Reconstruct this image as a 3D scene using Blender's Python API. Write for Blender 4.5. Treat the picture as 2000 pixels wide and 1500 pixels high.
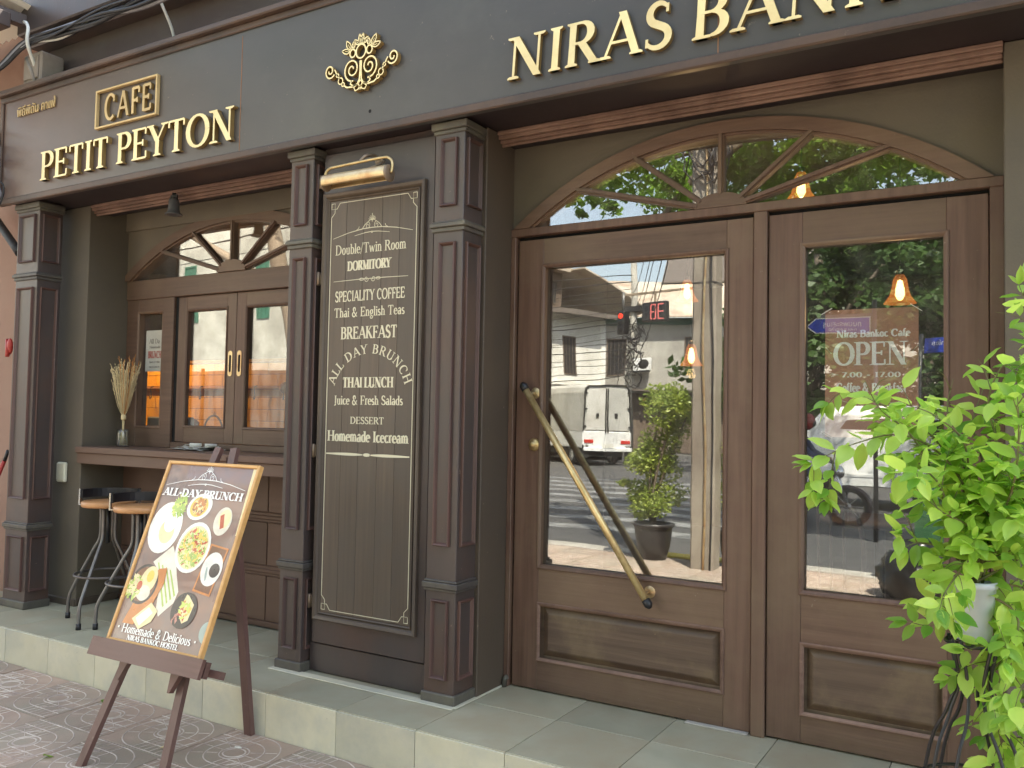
import bpy, bmesh, math, random
from mathutils import Vector, Matrix
random.seed(7)
PI = math.pi
scene = bpy.context.scene
COL = scene.collection
for o in list(bpy.data.objects):
    bpy.data.objects.remove(o)

# ------------------------------------------------------------------ camera
YAW, PITCH, ROLL, FPX = 0.53584, 0.04027, 0.01875, 1680.0
CAM = Vector((0.0, -3.6035, 1.2795))
def cam_axes():
    cy, sy, cp, sp = math.cos(YAW), math.sin(YAW), math.cos(PITCH), math.sin(PITCH)
    f = Vector((-sy*cp, cy*cp, sp)); r = Vector((cy, sy, 0)); u = r.cross(f)
    c, s = math.cos(ROLL), math.sin(ROLL)
    return c*r+s*u, -s*r+c*u, f
_r, _u, _f = cam_axes()
cd = bpy.data.cameras.new('camera'); cam = bpy.data.objects.new('camera', cd); COL.objects.link(cam)
cd.sensor_width = 36; cd.lens = FPX/2000*36; cd.clip_start = 0.05; cd.clip_end = 500
M = Matrix.Identity(4)
for i in range(3):
    M[i][0], M[i][1], M[i][2], M[i][3] = _r[i], _u[i], -_f[i], CAM[i]
cam.matrix_world = M
scene.camera = cam

# ------------------------------------------------------------------ light
SUN = Vector((0.38, 0.44, 0.85)).normalized()
w = bpy.data.worlds.new('World'); scene.world = w; w.use_nodes = True
nt = w.node_tree; nt.nodes.clear()
sky = nt.nodes.new('ShaderNodeTexSky'); sky.sky_type = 'NISHITA'; sky.sun_disc = False
sky.sun_elevation = math.asin(SUN.z); sky.sun_rotation = math.atan2(SUN.x, SUN.y)
sky.air_density = 1.3; sky.dust_density = 2.2; sky.ozone_density = 1.0
bg = nt.nodes.new('ShaderNodeBackground'); bg.inputs[1].default_value = 0.14
wo = nt.nodes.new('ShaderNodeOutputWorld')
hsv = nt.nodes.new('ShaderNodeHueSaturation'); hsv.inputs['Saturation'].default_value = 0.62
nt.links.new(sky.outputs[0], hsv.inputs['Color']); nt.links.new(hsv.outputs[0], bg.inputs[0]); nt.links.new(bg.outputs[0], wo.inputs[0])
sd = bpy.data.lights.new('sun', 'SUN'); sd.energy = 5.0; sd.angle = math.radians(0.5); sd.color = (1.0, 0.92, 0.78)
sun = bpy.data.objects.new('sun', sd); COL.objects.link(sun); sun.location = (6, 8, 14)
sun.rotation_euler = SUN.to_track_quat('Z', 'Y').to_euler()
vs = scene.view_settings
vs.view_transform = 'Standard'; vs.look = 'None'; vs.gamma = 1; vs.use_curve_mapping = False
vs.exposure = 2.22
scene.cycles.max_bounces = 10; scene.cycles.diffuse_bounces = 4; scene.cycles.glossy_bounces = 5
scene.cycles.transparent_max_bounces = 12; scene.cycles.transmission_bounces = 4
scene.cycles.caustics_reflective = False; scene.cycles.caustics_refractive = False
scene.cycles.sample_clamp_indirect = 4.0

# ------------------------------------------------------------------ materials
def _n(nt, t, **k):
    n = nt.nodes.new(t)
    for a, b in k.items(): setattr(n, a, b)
    return n
def _mix(nt, a, b, fac, mode='MIX'):
    m = _n(nt, 'ShaderNodeMix', data_type='RGBA', blend_type=mode)
    for s, v in ((6, a), (7, b), (0, fac)):
        if isinstance(v, bpy.types.NodeSocket): nt.links.new(v, m.inputs[s])
        elif s == 0: m.inputs[0].default_value = v
        else: m.inputs[s].default_value = (*v, 1) if len(v) == 3 else v
    return m.outputs[2]
MATS = {}
def mat(name, c1, c2=None, scale=(6, 6, 6), rough=0.6, bump=0.0, metal=0.0, c3=None, big=0.7, wear=0.5, spec=0.5,
        fine=60, detail=5, coat=0.0, chips=None, bscale=1.0, rv=0.12, world=False):
    m = bpy.data.materials.new(name); m.use_nodes = True; nt = m.node_tree
    b = nt.nodes['Principled BSDF']; L = nt.links.new
    tc = _n(nt, 'ShaderNodeTexCoord'); oi = _n(nt, 'ShaderNodeObjectInfo')
    if world:
        geo = _n(nt, 'ShaderNodeNewGeometry'); src = geo.outputs['Position']
    else:
        mul = _n(nt, 'ShaderNodeMath', operation='MULTIPLY'); mul.inputs[1].default_value = 37.0; L(oi.outputs['Random'], mul.inputs[0])
        ad = _n(nt, 'ShaderNodeVectorMath', operation='ADD'); L(tc.outputs['Object'], ad.inputs[0]); L(mul.outputs[0], ad.inputs[1]); src = ad.outputs[0]
    mp = _n(nt, 'ShaderNodeMapping'); mp.inputs['Scale'].default_value = scale; L(src, mp.inputs[0])
    nz = _n(nt, 'ShaderNodeTexNoise'); nz.inputs['Scale'].default_value = 1; nz.inputs['Detail'].default_value = detail; nz.inputs['Roughness'].default_value = .6
    L(mp.outputs[0], nz.inputs['Vector'])
    rp = _n(nt, 'ShaderNodeMapRange'); rp.inputs['From Min'].default_value = .3; rp.inputs['From Max'].default_value = .7; L(nz.outputs[0], rp.inputs[0])
    col = _mix(nt, c1, c2 or c1, rp.outputs[0])
    if c3:
        n2 = _n(nt, 'ShaderNodeTexNoise'); n2.inputs['Scale'].default_value = big; n2.inputs['Detail'].default_value = 7; n2.inputs['Roughness'].default_value = .65
        L(src, n2.inputs['Vector'])
        r2 = _n(nt, 'ShaderNodeMapRange'); r2.inputs['From Min'].default_value = 1-wear-.12; r2.inputs['From Max'].default_value = 1-wear+.12; L(n2.outputs[0], r2.inputs[0])
        col = _mix(nt, col, c3, r2.outputs[0])
    if chips:
        n4 = _n(nt, 'ShaderNodeTexNoise'); n4.inputs['Scale'].default_value = 26; n4.inputs['Detail'].default_value = 6; n4.inputs['Roughness'].default_value = .75; L(src, n4.inputs['Vector'])
        r4 = _n(nt, 'ShaderNodeMapRange'); r4.inputs['From Min'].default_value = .665; r4.inputs['From Max'].default_value = .70; r4.inputs['To Max'].default_value = .7; L(n4.outputs[0], r4.inputs[0])
        col = _mix(nt, col, chips, r4.outputs[0])
    # small per-object brightness shift so that pieces differ
    hs = _n(nt, 'ShaderNodeHueSaturation'); mr = _n(nt, 'ShaderNodeMapRange'); mr.inputs['To Min'].default_value = 1-rv; mr.inputs['To Max'].default_value = 1+rv
    L(oi.outputs['Random'], mr.inputs[0]); L(mr.outputs[0], hs.inputs['Value']); L(col, hs.inputs['Color'])
    L(hs.outputs[0], b.inputs['Base Color'])
    b.inputs['Roughness'].default_value = rough; b.inputs['Metallic'].default_value = metal
    b.inputs['Specular IOR Level'].default_value = spec; b.inputs['Coat Weight'].default_value = coat
    if rough < .9 and rough > .05:
        rr = _n(nt, 'ShaderNodeMapRange'); rr.inputs['To Min'].default_value = rough-.08; rr.inputs['To Max'].default_value = min(1, rough+.12); L(nz.outputs[0], rr.inputs[0]); L(rr.outputs[0], b.inputs['Roughness'])
    if bump:
        n3 = _n(nt, 'ShaderNodeTexNoise'); n3.inputs['Scale'].default_value = fine; n3.inputs['Detail'].default_value = 4
        mp2 = _n(nt, 'ShaderNodeMapping'); k = max(scale); mp2.inputs['Scale'].default_value = tuple(s/k for s in scale); L(src, mp2.inputs[0]); L(mp2.outputs[0], n3.inputs['Vector'])
        bp = _n(nt, 'ShaderNodeBump'); bp.inputs['Strength'].default_value = bump; bp.inputs['Distance'].default_value = .004*bscale
        L(n3.outputs[0], bp.inputs['Height']); L(bp.outputs[0], b.inputs['Normal'])
    MATS[name] = m
    return m
def flat(name, c, rough=.6, metal=0, spec=.5): return mat(name, c, tuple(min(1, x*.82) for x in c), (9, 9, 9), rough, 0, metal, spec=spec, rv=.03)
def emis(name, c, s):
    m = bpy.data.materials.new(name); m.use_nodes = True; nt = m.node_tree; nt.nodes.clear()
    e = _n(nt, 'ShaderNodeEmission'); e.inputs[0].default_value = (*c, 1); e.inputs[1].default_value = s
    o = _n(nt, 'ShaderNodeOutputMaterial'); nt.links.new(e.outputs[0], o.inputs[0]); MATS[name] = m; return m
def leafmat(name, c1, c2, tr=.45, rough=.4):
    m = bpy.data.materials.new(name); m.use_nodes = True; nt = m.node_tree; nt.nodes.clear(); L = nt.links.new
    oi = _n(nt, 'ShaderNodeObjectInfo'); geo = _n(nt, 'ShaderNodeNewGeometry')
    nz = _n(nt, 'ShaderNodeTexNoise'); nz.inputs['Scale'].default_value = 7; L(geo.outputs['Position'], nz.inputs['Vector'])
    ad = _n(nt, 'ShaderNodeMath', operation='ADD'); L(oi.outputs['Random'], ad.inputs[0]); L(geo.outputs['Random Per Island'], ad.inputs[1])
    ad2 = _n(nt, 'ShaderNodeMath', operation='ADD'); L(ad.outputs[0], ad2.inputs[0]); L(nz.outputs[0], ad2.inputs[1])
    mr = _n(nt, 'ShaderNodeMapRange'); mr.inputs['From Min'].default_value = .3; mr.inputs['From Max'].default_value = 2.1; L(ad2.outputs[0], mr.inputs[0])
    c = _mix(nt, c1, c2, mr.outputs[0])
    d = _n(nt, 'ShaderNodeBsdfPrincipled'); L(c, d.inputs['Base Color']); d.inputs['Roughness'].default_value = rough; d.inputs['Specular IOR Level'].default_value = .35
    t = _n(nt, 'ShaderNodeBsdfTranslucent'); c2_ = _mix(nt, c, (1.0, .95, .45), .35, 'MULTIPLY'); hv = _n(nt, 'ShaderNodeHueSaturation'); hv.inputs['Value'].default_value = 1.6; L(c2_, hv.inputs['Color']); L(hv.outputs[0], t.inputs[0])
    mx = _n(nt, 'ShaderNodeMixShader'); mx.inputs[0].default_value = tr; L(d.outputs[0], mx.inputs[1]); L(t.outputs[0], mx.inputs[2])
    o = _n(nt, 'ShaderNodeOutputMaterial'); L(mx.outputs[0], o.inputs[0]); MATS[name] = m; return m
def glassmat(name, refl=.42, tint=(.72, .74, .72)):
    m = bpy.data.materials.new(name); m.use_nodes = True; nt = m.node_tree; nt.nodes.clear(); L = nt.links.new
    g = _n(nt, 'ShaderNodeBsdfGlossy'); g.inputs['Roughness'].default_value = 0.0; g.inputs[0].default_value = (.96, .98, .97, 1)
    t = _n(nt, 'ShaderNodeBsdfTransparent'); t.inputs[0].default_value = (*tint, 1)
    nz = _n(nt, 'ShaderNodeTexNoise'); nz.inputs['Scale'].default_value = 2.2; nz.inputs['Detail'].default_value = 1
    tc = _n(nt, 'ShaderNodeTexCoord'); L(tc.outputs['Object'], nz.inputs['Vector'])
    bp = _n(nt, 'ShaderNodeBump'); bp.inputs['Strength'].default_value = .035; bp.inputs['Distance'].default_value = .02; L(nz.outputs[0], bp.inputs['Height']); L(bp.outputs[0], g.inputs['Normal'])
    mx = _n(nt, 'ShaderNodeMixShader'); mx.inputs[0].default_value = refl; L(t.outputs[0], mx.inputs[1]); L(g.outputs[0], mx.inputs[2])
    # dust and smears on the pane
    df = _n(nt, 'ShaderNodeBsdfDiffuse'); df.inputs[0].default_value = (.5, .48, .44, 1); n2 = _n(nt, 'ShaderNodeTexNoise'); n2.inputs['Scale'].default_value = 3.5; n2.inputs['Detail'].default_value = 8; n2.inputs['Roughness'].default_value = .7
    m2_ = _n(nt, 'ShaderNodeMapping'); m2_.inputs['Scale'].default_value = (1.6, 1, .7); L(tc.outputs['Object'], m2_.inputs[0]); L(m2_.outputs[0], n2.inputs['Vector'])
    mr = _n(nt, 'ShaderNodeMapRange'); mr.inputs['From Min'].default_value = .42; mr.inputs['From Max'].default_value = .75; mr.inputs['To Min'].default_value = .012; mr.inputs['To Max'].default_value = .085; L(n2.outputs[0], mr.inputs[0])
    mx2 = _n(nt, 'ShaderNodeMixShader'); L(mr.outputs[0], mx2.inputs[0]); L(mx.outputs[0], mx2.inputs[1]); L(df.outputs[0], mx2.inputs[2])
    o = _n(nt, 'ShaderNodeOutputMaterial'); L(mx2.outputs[0], o.inputs[0]); MATS[name] = m; return m

mat('wood_z', (0.09, 0.0484, 0.0331), (0.145, 0.0821, 0.0575), (38, 38, 1.6), .48, .25, c3=(0.157, 0.106, 0.0682), big=1.1, wear=.42, fine=90, chips=(.24, .19, .14))
mat('wood_x', (0.09, 0.05, 0.0331), (0.145, 0.0866, 0.0589), (1.6, 38, 38), .48, .25, c3=(0.165, 0.11, 0.0682), big=1.1, wear=.42, fine=90, chips=(.24, .19, .14))
mat('wood_panel', (0.0779, 0.0504, 0.0356), (0.138, 0.0903, 0.0616), (1.3, 26, 26), .42, .3, c3=(0.199, 0.142, 0.081), big=2.6, wear=.45, chips=(.30, .22, .12))
mat('wood_shade', (0.0943, 0.0518, 0.036), (0.123, 0.0703, 0.049), (2, 30, 30), .55, .2, c3=(0.107, 0.0666, 0.0468), wear=.45)
mat('wood_old', (.16, .09, .066), (.26, .165, .125), (1.2, 50, 50), .6, .4, c3=(.1, .055, .04), big=3, wear=.45)
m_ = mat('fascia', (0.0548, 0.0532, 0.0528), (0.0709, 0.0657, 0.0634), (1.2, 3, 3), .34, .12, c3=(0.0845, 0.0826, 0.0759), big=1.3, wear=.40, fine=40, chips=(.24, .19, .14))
# noise-broken blend to brown towards the left end
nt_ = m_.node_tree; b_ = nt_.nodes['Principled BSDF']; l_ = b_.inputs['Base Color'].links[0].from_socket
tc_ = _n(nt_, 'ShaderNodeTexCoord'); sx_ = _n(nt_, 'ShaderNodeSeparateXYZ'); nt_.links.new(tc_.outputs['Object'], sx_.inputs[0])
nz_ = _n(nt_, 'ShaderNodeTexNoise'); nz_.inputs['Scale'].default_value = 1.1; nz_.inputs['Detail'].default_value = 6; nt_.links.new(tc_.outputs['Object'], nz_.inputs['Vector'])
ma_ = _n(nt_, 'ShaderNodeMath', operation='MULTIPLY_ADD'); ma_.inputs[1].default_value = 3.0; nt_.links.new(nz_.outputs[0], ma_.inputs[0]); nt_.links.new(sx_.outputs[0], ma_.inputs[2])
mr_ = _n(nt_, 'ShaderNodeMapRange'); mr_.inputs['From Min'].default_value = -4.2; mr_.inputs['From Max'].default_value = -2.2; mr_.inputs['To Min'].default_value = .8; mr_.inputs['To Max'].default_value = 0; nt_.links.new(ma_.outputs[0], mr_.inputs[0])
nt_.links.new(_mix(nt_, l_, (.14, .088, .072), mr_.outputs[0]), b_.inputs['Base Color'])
mat('fascia_edge', (0.0975, 0.0561, 0.0384), (0.12, 0.0759, 0.0527), (2, 25, 25), .5, .3, c3=(0.06, 0.0429, 0.0372), big=2, wear=.5, chips=(.24, .19, .14))
mat('pilaster', (0.0515, 0.0414, 0.0394), (0.0666, 0.0514, 0.0464), (8, 8, 2), .36, .12, c3=(0.0794, 0.047, 0.036), big=2.2, wear=.43, chips=(.24, .19, .14))
mat('mould', (0.0864, 0.0434, 0.0348), (0.108, 0.057, 0.045), (20, 20, 4), .45, .2, c3=(0.0612, 0.0372, 0.033), wear=.45, chips=(.24, .19, .14))
mat('ring', (0.0936, 0.09, 0.072), (0.13, 0.119, 0.0864), (9, 9, 9), .5, .2, c3=(0.0648, 0.0576, 0.054), big=5, wear=.5)
mat('board_plank', (0.0814, 0.0612, 0.0457), (0.12, 0.0902, 0.0643), (45, 45, 1.1), .5, .2, c3=(0.093, 0.0764, 0.0607), big=2, wear=.45)
mat('board_frame', (0.085, 0.0624, 0.0432), (0.128, 0.0975, 0.0684), (30, 30, 3), .45, .2, c3=(0.068, 0.0515, 0.0403), wear=.5)
mat('cab_dark', (0.0473, 0.0391, 0.0385), (0.0636, 0.0508, 0.0481), (6, 6, 2), .4, .15, c3=(0.0816, 0.0488, 0.0391), big=1.4, wear=.42, chips=(.24, .19, .14))
mat('wall_gray', (0.123, 0.103, 0.0736), (0.14, 0.117, 0.0846), (3, 3, 2), .7, .25, c3=(0.106, 0.0911, 0.0699), big=1.5, wear=.42, fine=120)
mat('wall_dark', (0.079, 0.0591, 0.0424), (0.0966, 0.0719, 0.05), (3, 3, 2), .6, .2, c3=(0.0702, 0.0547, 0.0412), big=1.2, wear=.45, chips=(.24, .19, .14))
mat('pole_concrete', (.27, .235, .19), (.36, .32, .26), (5, 5, 1.2), .85, .3, c3=(.19, .15, .12), big=1.2, wear=.44)
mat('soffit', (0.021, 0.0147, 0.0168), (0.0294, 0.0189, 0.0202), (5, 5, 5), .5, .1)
mat('upper_wall', (0.092, 0.076, 0.0634), (0.112, 0.095, 0.0778), (1.2, 1.2, 1.2), .7, .2, c3=(0.084, 0.057, 0.049), big=.9, wear=.46)
mat('tile_top', (0.32, 0.31, 0.223), (0.4, 0.385, 0.286), (5, 5, 5), .42, .12, c3=(0.344, 0.294, 0.201), big=2.4, wear=.46, fine=35, chips=(.22, .20, .16))
mat('tile_riser', (0.552, 0.519, 0.38), (0.636, 0.602, 0.468), (5, 5, 5), .42, .12, c3=(0.435, 0.435, 0.371), big=2.6, wear=.44, chips=(.30, .28, .22))
mat('grout', (.42, .42, .34), (.30, .30, .25), (9, 9, 9), .85, .3)
mat('paver', (0.295, 0.211, 0.16), (0.393, 0.289, 0.223), (6, 6, 6), .72, .35, c3=(0.275, 0.243, 0.185), big=1.6, wear=.47, fine=90, world=False)
mat('paver_joint', (0.22, 0.168, 0.14), (0.176, 0.137, 0.12), (9, 9, 9), .9, .2)
mat('paver_line', (.60, .53, .46), (.42, .34, .29), (14, 14, 14), .7, .2, c3=(.26, .2, .175), big=9, wear=.42)
mat('asphalt', (.06, .06, .062), (.085, .083, .083), (3, 3, 3), .85, .3, c3=(.105, .1, .095), big=.35, wear=.45, world=True)
mat('road_paint', (.30, .30, .29), (.17, .17, .17), (3, 3, 3), .7, .1, c3=(.09, .09, .09), big=2, wear=.45, world=True)
mat('kerb_yellow', (.75, .56, .04), (.62, .45, .05), (5, 5, 5), .6, .1)
mat('concrete', (.34, .32, .29), (.44, .42, .37), (4, 4, 4), .85, .3, c3=(.28, .26, .23), big=1.5, wear=.45)
mat('ground', (.2, .18, .15), (.26, .24, .2), (.6, .6, .6), .9, .1, world=True)
mat('gold', (.90, .74, .36), (.95, .82, .46), (9, 9, 9), .34, 0, .15, spec=.6, c3=(.74, .58, .28), big=3, wear=.42)
mat('gold_side', (.26, .17, .06), (.34, .23, .09), (9, 9, 9), .35, 0, .4)
mat('gold_dull', (.50, .36, .17), (.6, .45, .22), (9, 9, 9), .4, 0, .3)
mat('brass', (.62, .46, .20), (.76, .60, .32), (18, 18, 3), .36, .05, .72, c3=(.40, .27, .12), big=7, wear=.42)
mat('brass_old', (.55, .40, .2), (.66, .54, .33), (5, 5, 14), .38, .1, .75, c3=(.42, .22, .1), big=9, wear=.45)
mat('hinge', (.22, .17, .12), (.3, .22, .15), (20, 20, 20), .45, .1, .6)
flat('black', (.016, .016, .019), .35); flat('dark_metal', (.05, .05, .052), .4, .6)
mat('iron', (.13, .13, .13), (.22, .21, .2), (30, 30, 8), .42, .1, .7, c3=(.12, .08, .06), wear=.4)
mat('chrome', (.65, .65, .66), (.55, .55, .56), (9, 9, 9), .18, 0, 1)
mat('seat_wood', (.42, .20, .08), (.56, .29, .12), (3, 26, 26), .35, .1)
mat('easel_wood', (0.084, 0.04, 0.0336), (0.128, 0.068, 0.0576), (30, 30, 3), .42, .2, c3=(0.144, 0.088, 0.076), wear=.4, chips=(.24, .19, .14))
mat('easel_wood_x', (0.096, 0.048, 0.04), (0.152, 0.084, 0.0704), (3, 30, 30), .42, .2, c3=(0.144, 0.088, 0.076), wear=.4)
mat('frame_oak', (.55, .30, .10), (.66, .40, .16), (3, 26, 26), .4, .1)
mat('letter_cream', (.72, .68, .50), (.64, .60, .44), (9, 9, 9), .6, rv=.02)
mat('letter_white', (.92, .90, .84), (.90, .88, .82), (9, 9, 9), .8, spec=.1, rv=.02)
mat('print_white', (.90, .90, .87), (.88, .88, .85), (9, 9, 9), .25, rv=.02, coat=.6)
mat('neighbour', (0.261, 0.163, 0.121), (0.31, 0.205, 0.157), (2, 2, 2), .8, .2, c3=(0.234, 0.134, 0.098), big=1, wear=.45)
mat('white_wall', (0.842, 0.821, 0.756), (0.756, 0.734, 0.659), (1, 1, 1), .85, .1, c3=(0.605, 0.572, 0.497), big=.5, wear=.40)
mat('stain_wall', (.88, .85, .72), (.70, .66, .55), (.7, .7, .7), .85, .1, c3=(.40, .37, .31), big=.45, wear=.43)
mat('house_gray', (.50, .48, .43), (.42, .40, .36), (1, 1, .4), .85, .1, c3=(.3, .28, .25), big=.6, wear=.42)
mat('old_timber', (0.115, 0.0825, 0.062), (0.181, 0.136, 0.103), (8, 8, .7), .8, .2)
mat('tin_roof', (.50, .43, .34), (.60, .52, .42), (6, .6, .6), .6, .2, c3=(.36, .25, .17), big=.6, wear=.42)
mat('tin_dark', (.12, .10, .085), (.17, .14, .12), (6, .6, .6), .7, .2)
mat('zinc', (.12, .13, .125), (.16, .16, .15), (4, 4, .6), .6, .1, c3=(.09, .06, .045), big=.8, wear=.45)
flat('teal', (.05, .14, .12), .6); flat('green_paint', (.07, .20, .13), .55); flat('window_dark', (.03, .032, .035), .15)
mat('bark', (.12, .092, .068), (.23, .185, .14), (9, 9, 1.5), .9, .5, bscale=3)
mat('bark_pale', (.30, .22, .15), (.42, .33, .24), (9, 9, 1.5), .85, .5, c3=(.2, .14, .09), wear=.45)
leafmat('leaf_near', (.10, .28, .03), (.62, .80, .17), .45, .36)
leafmat('leaf_tree', (.05, .11, .018), (.19, .32, .05), .52)
leafmat('leaf_far', (.028, .058, .018), (.075, .135, .035), .3)
leafmat('leaf_pot', (.12, .20, .03), (.46, .52, .12), .35)
mat('stem', (.12, .16, .04), (.16, .12, .06), (20, 20, 20), .7)
mat('pot_dark', (.028, .024, .026), (.045, .04, .04), (9, 9, 9), .35, .1); flat('pot_white', (.50, .54, .60), .3)
flat('bag_gloss', (.02, .02, .022), .2); flat('bag', (.012, .012, .013), .22); flat('bin_green', (.04, .14, .06), .45)
mat('truck_canvas', (.50, .49, .45), (.57, .56, .52), (2, 2, .8), .6, .1, c3=(.40, .38, .34), big=1.2, wear=.42)
flat('truck_white', (.78, .78, .76), .35); flat('car_white', (.80, .80, .78), .25); flat('car_dark', (.05, .03, .035), .25)
flat('tyre', (.02, .02, .02), .8); flat('rim', (.45, .46, .48), .3, .7); flat('tail_red', (.5, .03, .02), .3); flat('glass_dark', (.02, .025, .03), .08)
flat('sign_blue', (.015, .05, .42), .4); flat('cable', (.018, .018, .021), .55); flat('cable_white', (.62, .64, .60), .5); flat('cable_gray', (.22, .22, .24), .5)
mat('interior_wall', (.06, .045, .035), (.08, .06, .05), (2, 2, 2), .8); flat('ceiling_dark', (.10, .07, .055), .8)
mat('tile_orange', (.72, .34, .035), (.80, .42, .06), (5, 5, 5), .3, rv=.1); flat('grout_dark', (.30, .14, .03), .9)
flat('poster_tan', (.52, .27, .18), .8, spec=.1); flat('paper', (.76, .74, .66), .8); flat('red_ink', (.36, .05, .03), .8); flat('gray_ink', (.2, .18, .16), .8)
flat('straw', (.70, .58, .33), .8); flat('straw_orange', (.55, .24, .06), .8); flat('vase_glass', (.12, .13, .10), .1)
flat('switch_cream', (.66, .64, .50), .5); flat('spot_gray', (.085, .085, .09), .5); flat('skin', (.35, .2, .13), .6); flat('jacket', (.05, .07, .14), .8); flat('trousers', (.03, .03, .04), .8)
flat('helmet', (.3, .03, .03), .25); flat('red', (.45, .04, .03), .4); flat('blue_gray', (.18, .25, .27), .5); flat('basket', (.2, .14, .07), .8)
flat('hole', (.003, .003, .003), .9); flat('lantern', (.55, .22, .05), .6); flat('rust', (.35, .16, .07), .8)
emis('bulb', (1.0, .62, .2), 4.0); emis('shade_glow', (1.0, .28, .05), .16)
_t = MATS['shade_glow'].node_tree; _e = [n for n in _t.nodes if n.type == 'EMISSION'][0]; _o = [n for n in _t.nodes if n.type == 'OUTPUT_MATERIAL'][0]
_lw = _n(_t, 'ShaderNodeLayerWeight'); _lw.inputs[0].default_value = .35; _tr = _n(_t, 'ShaderNodeBsdfTransparent'); _mx = _n(_t, 'ShaderNodeMixShader'); _mr = _n(_t, 'ShaderNodeMapRange'); _mr.inputs['To Min'].default_value = .35; _mr.inputs['To Max'].default_value = .9
_t.links.new(_lw.outputs['Facing'], _mr.inputs[0]); _t.links.new(_mr.outputs[0], _mx.inputs[0]); _t.links.new(_tr.outputs[0], _mx.inputs[1]); _t.links.new(_e.outputs[0], _mx.inputs[2]); _t.links.new(_mx.outputs[0], _o.inputs[0]); emis('led_red', (1.0, .25, .22), .8); emis('lamp_red', (1, .06, .03), 1.6); emis('lamp_amber', (1, .5, .05), 2.5)
glassmat('glass', .150, (.965, .97, .96)); glassmat('glass_clear', .10, (.85, .85, .82))

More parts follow.
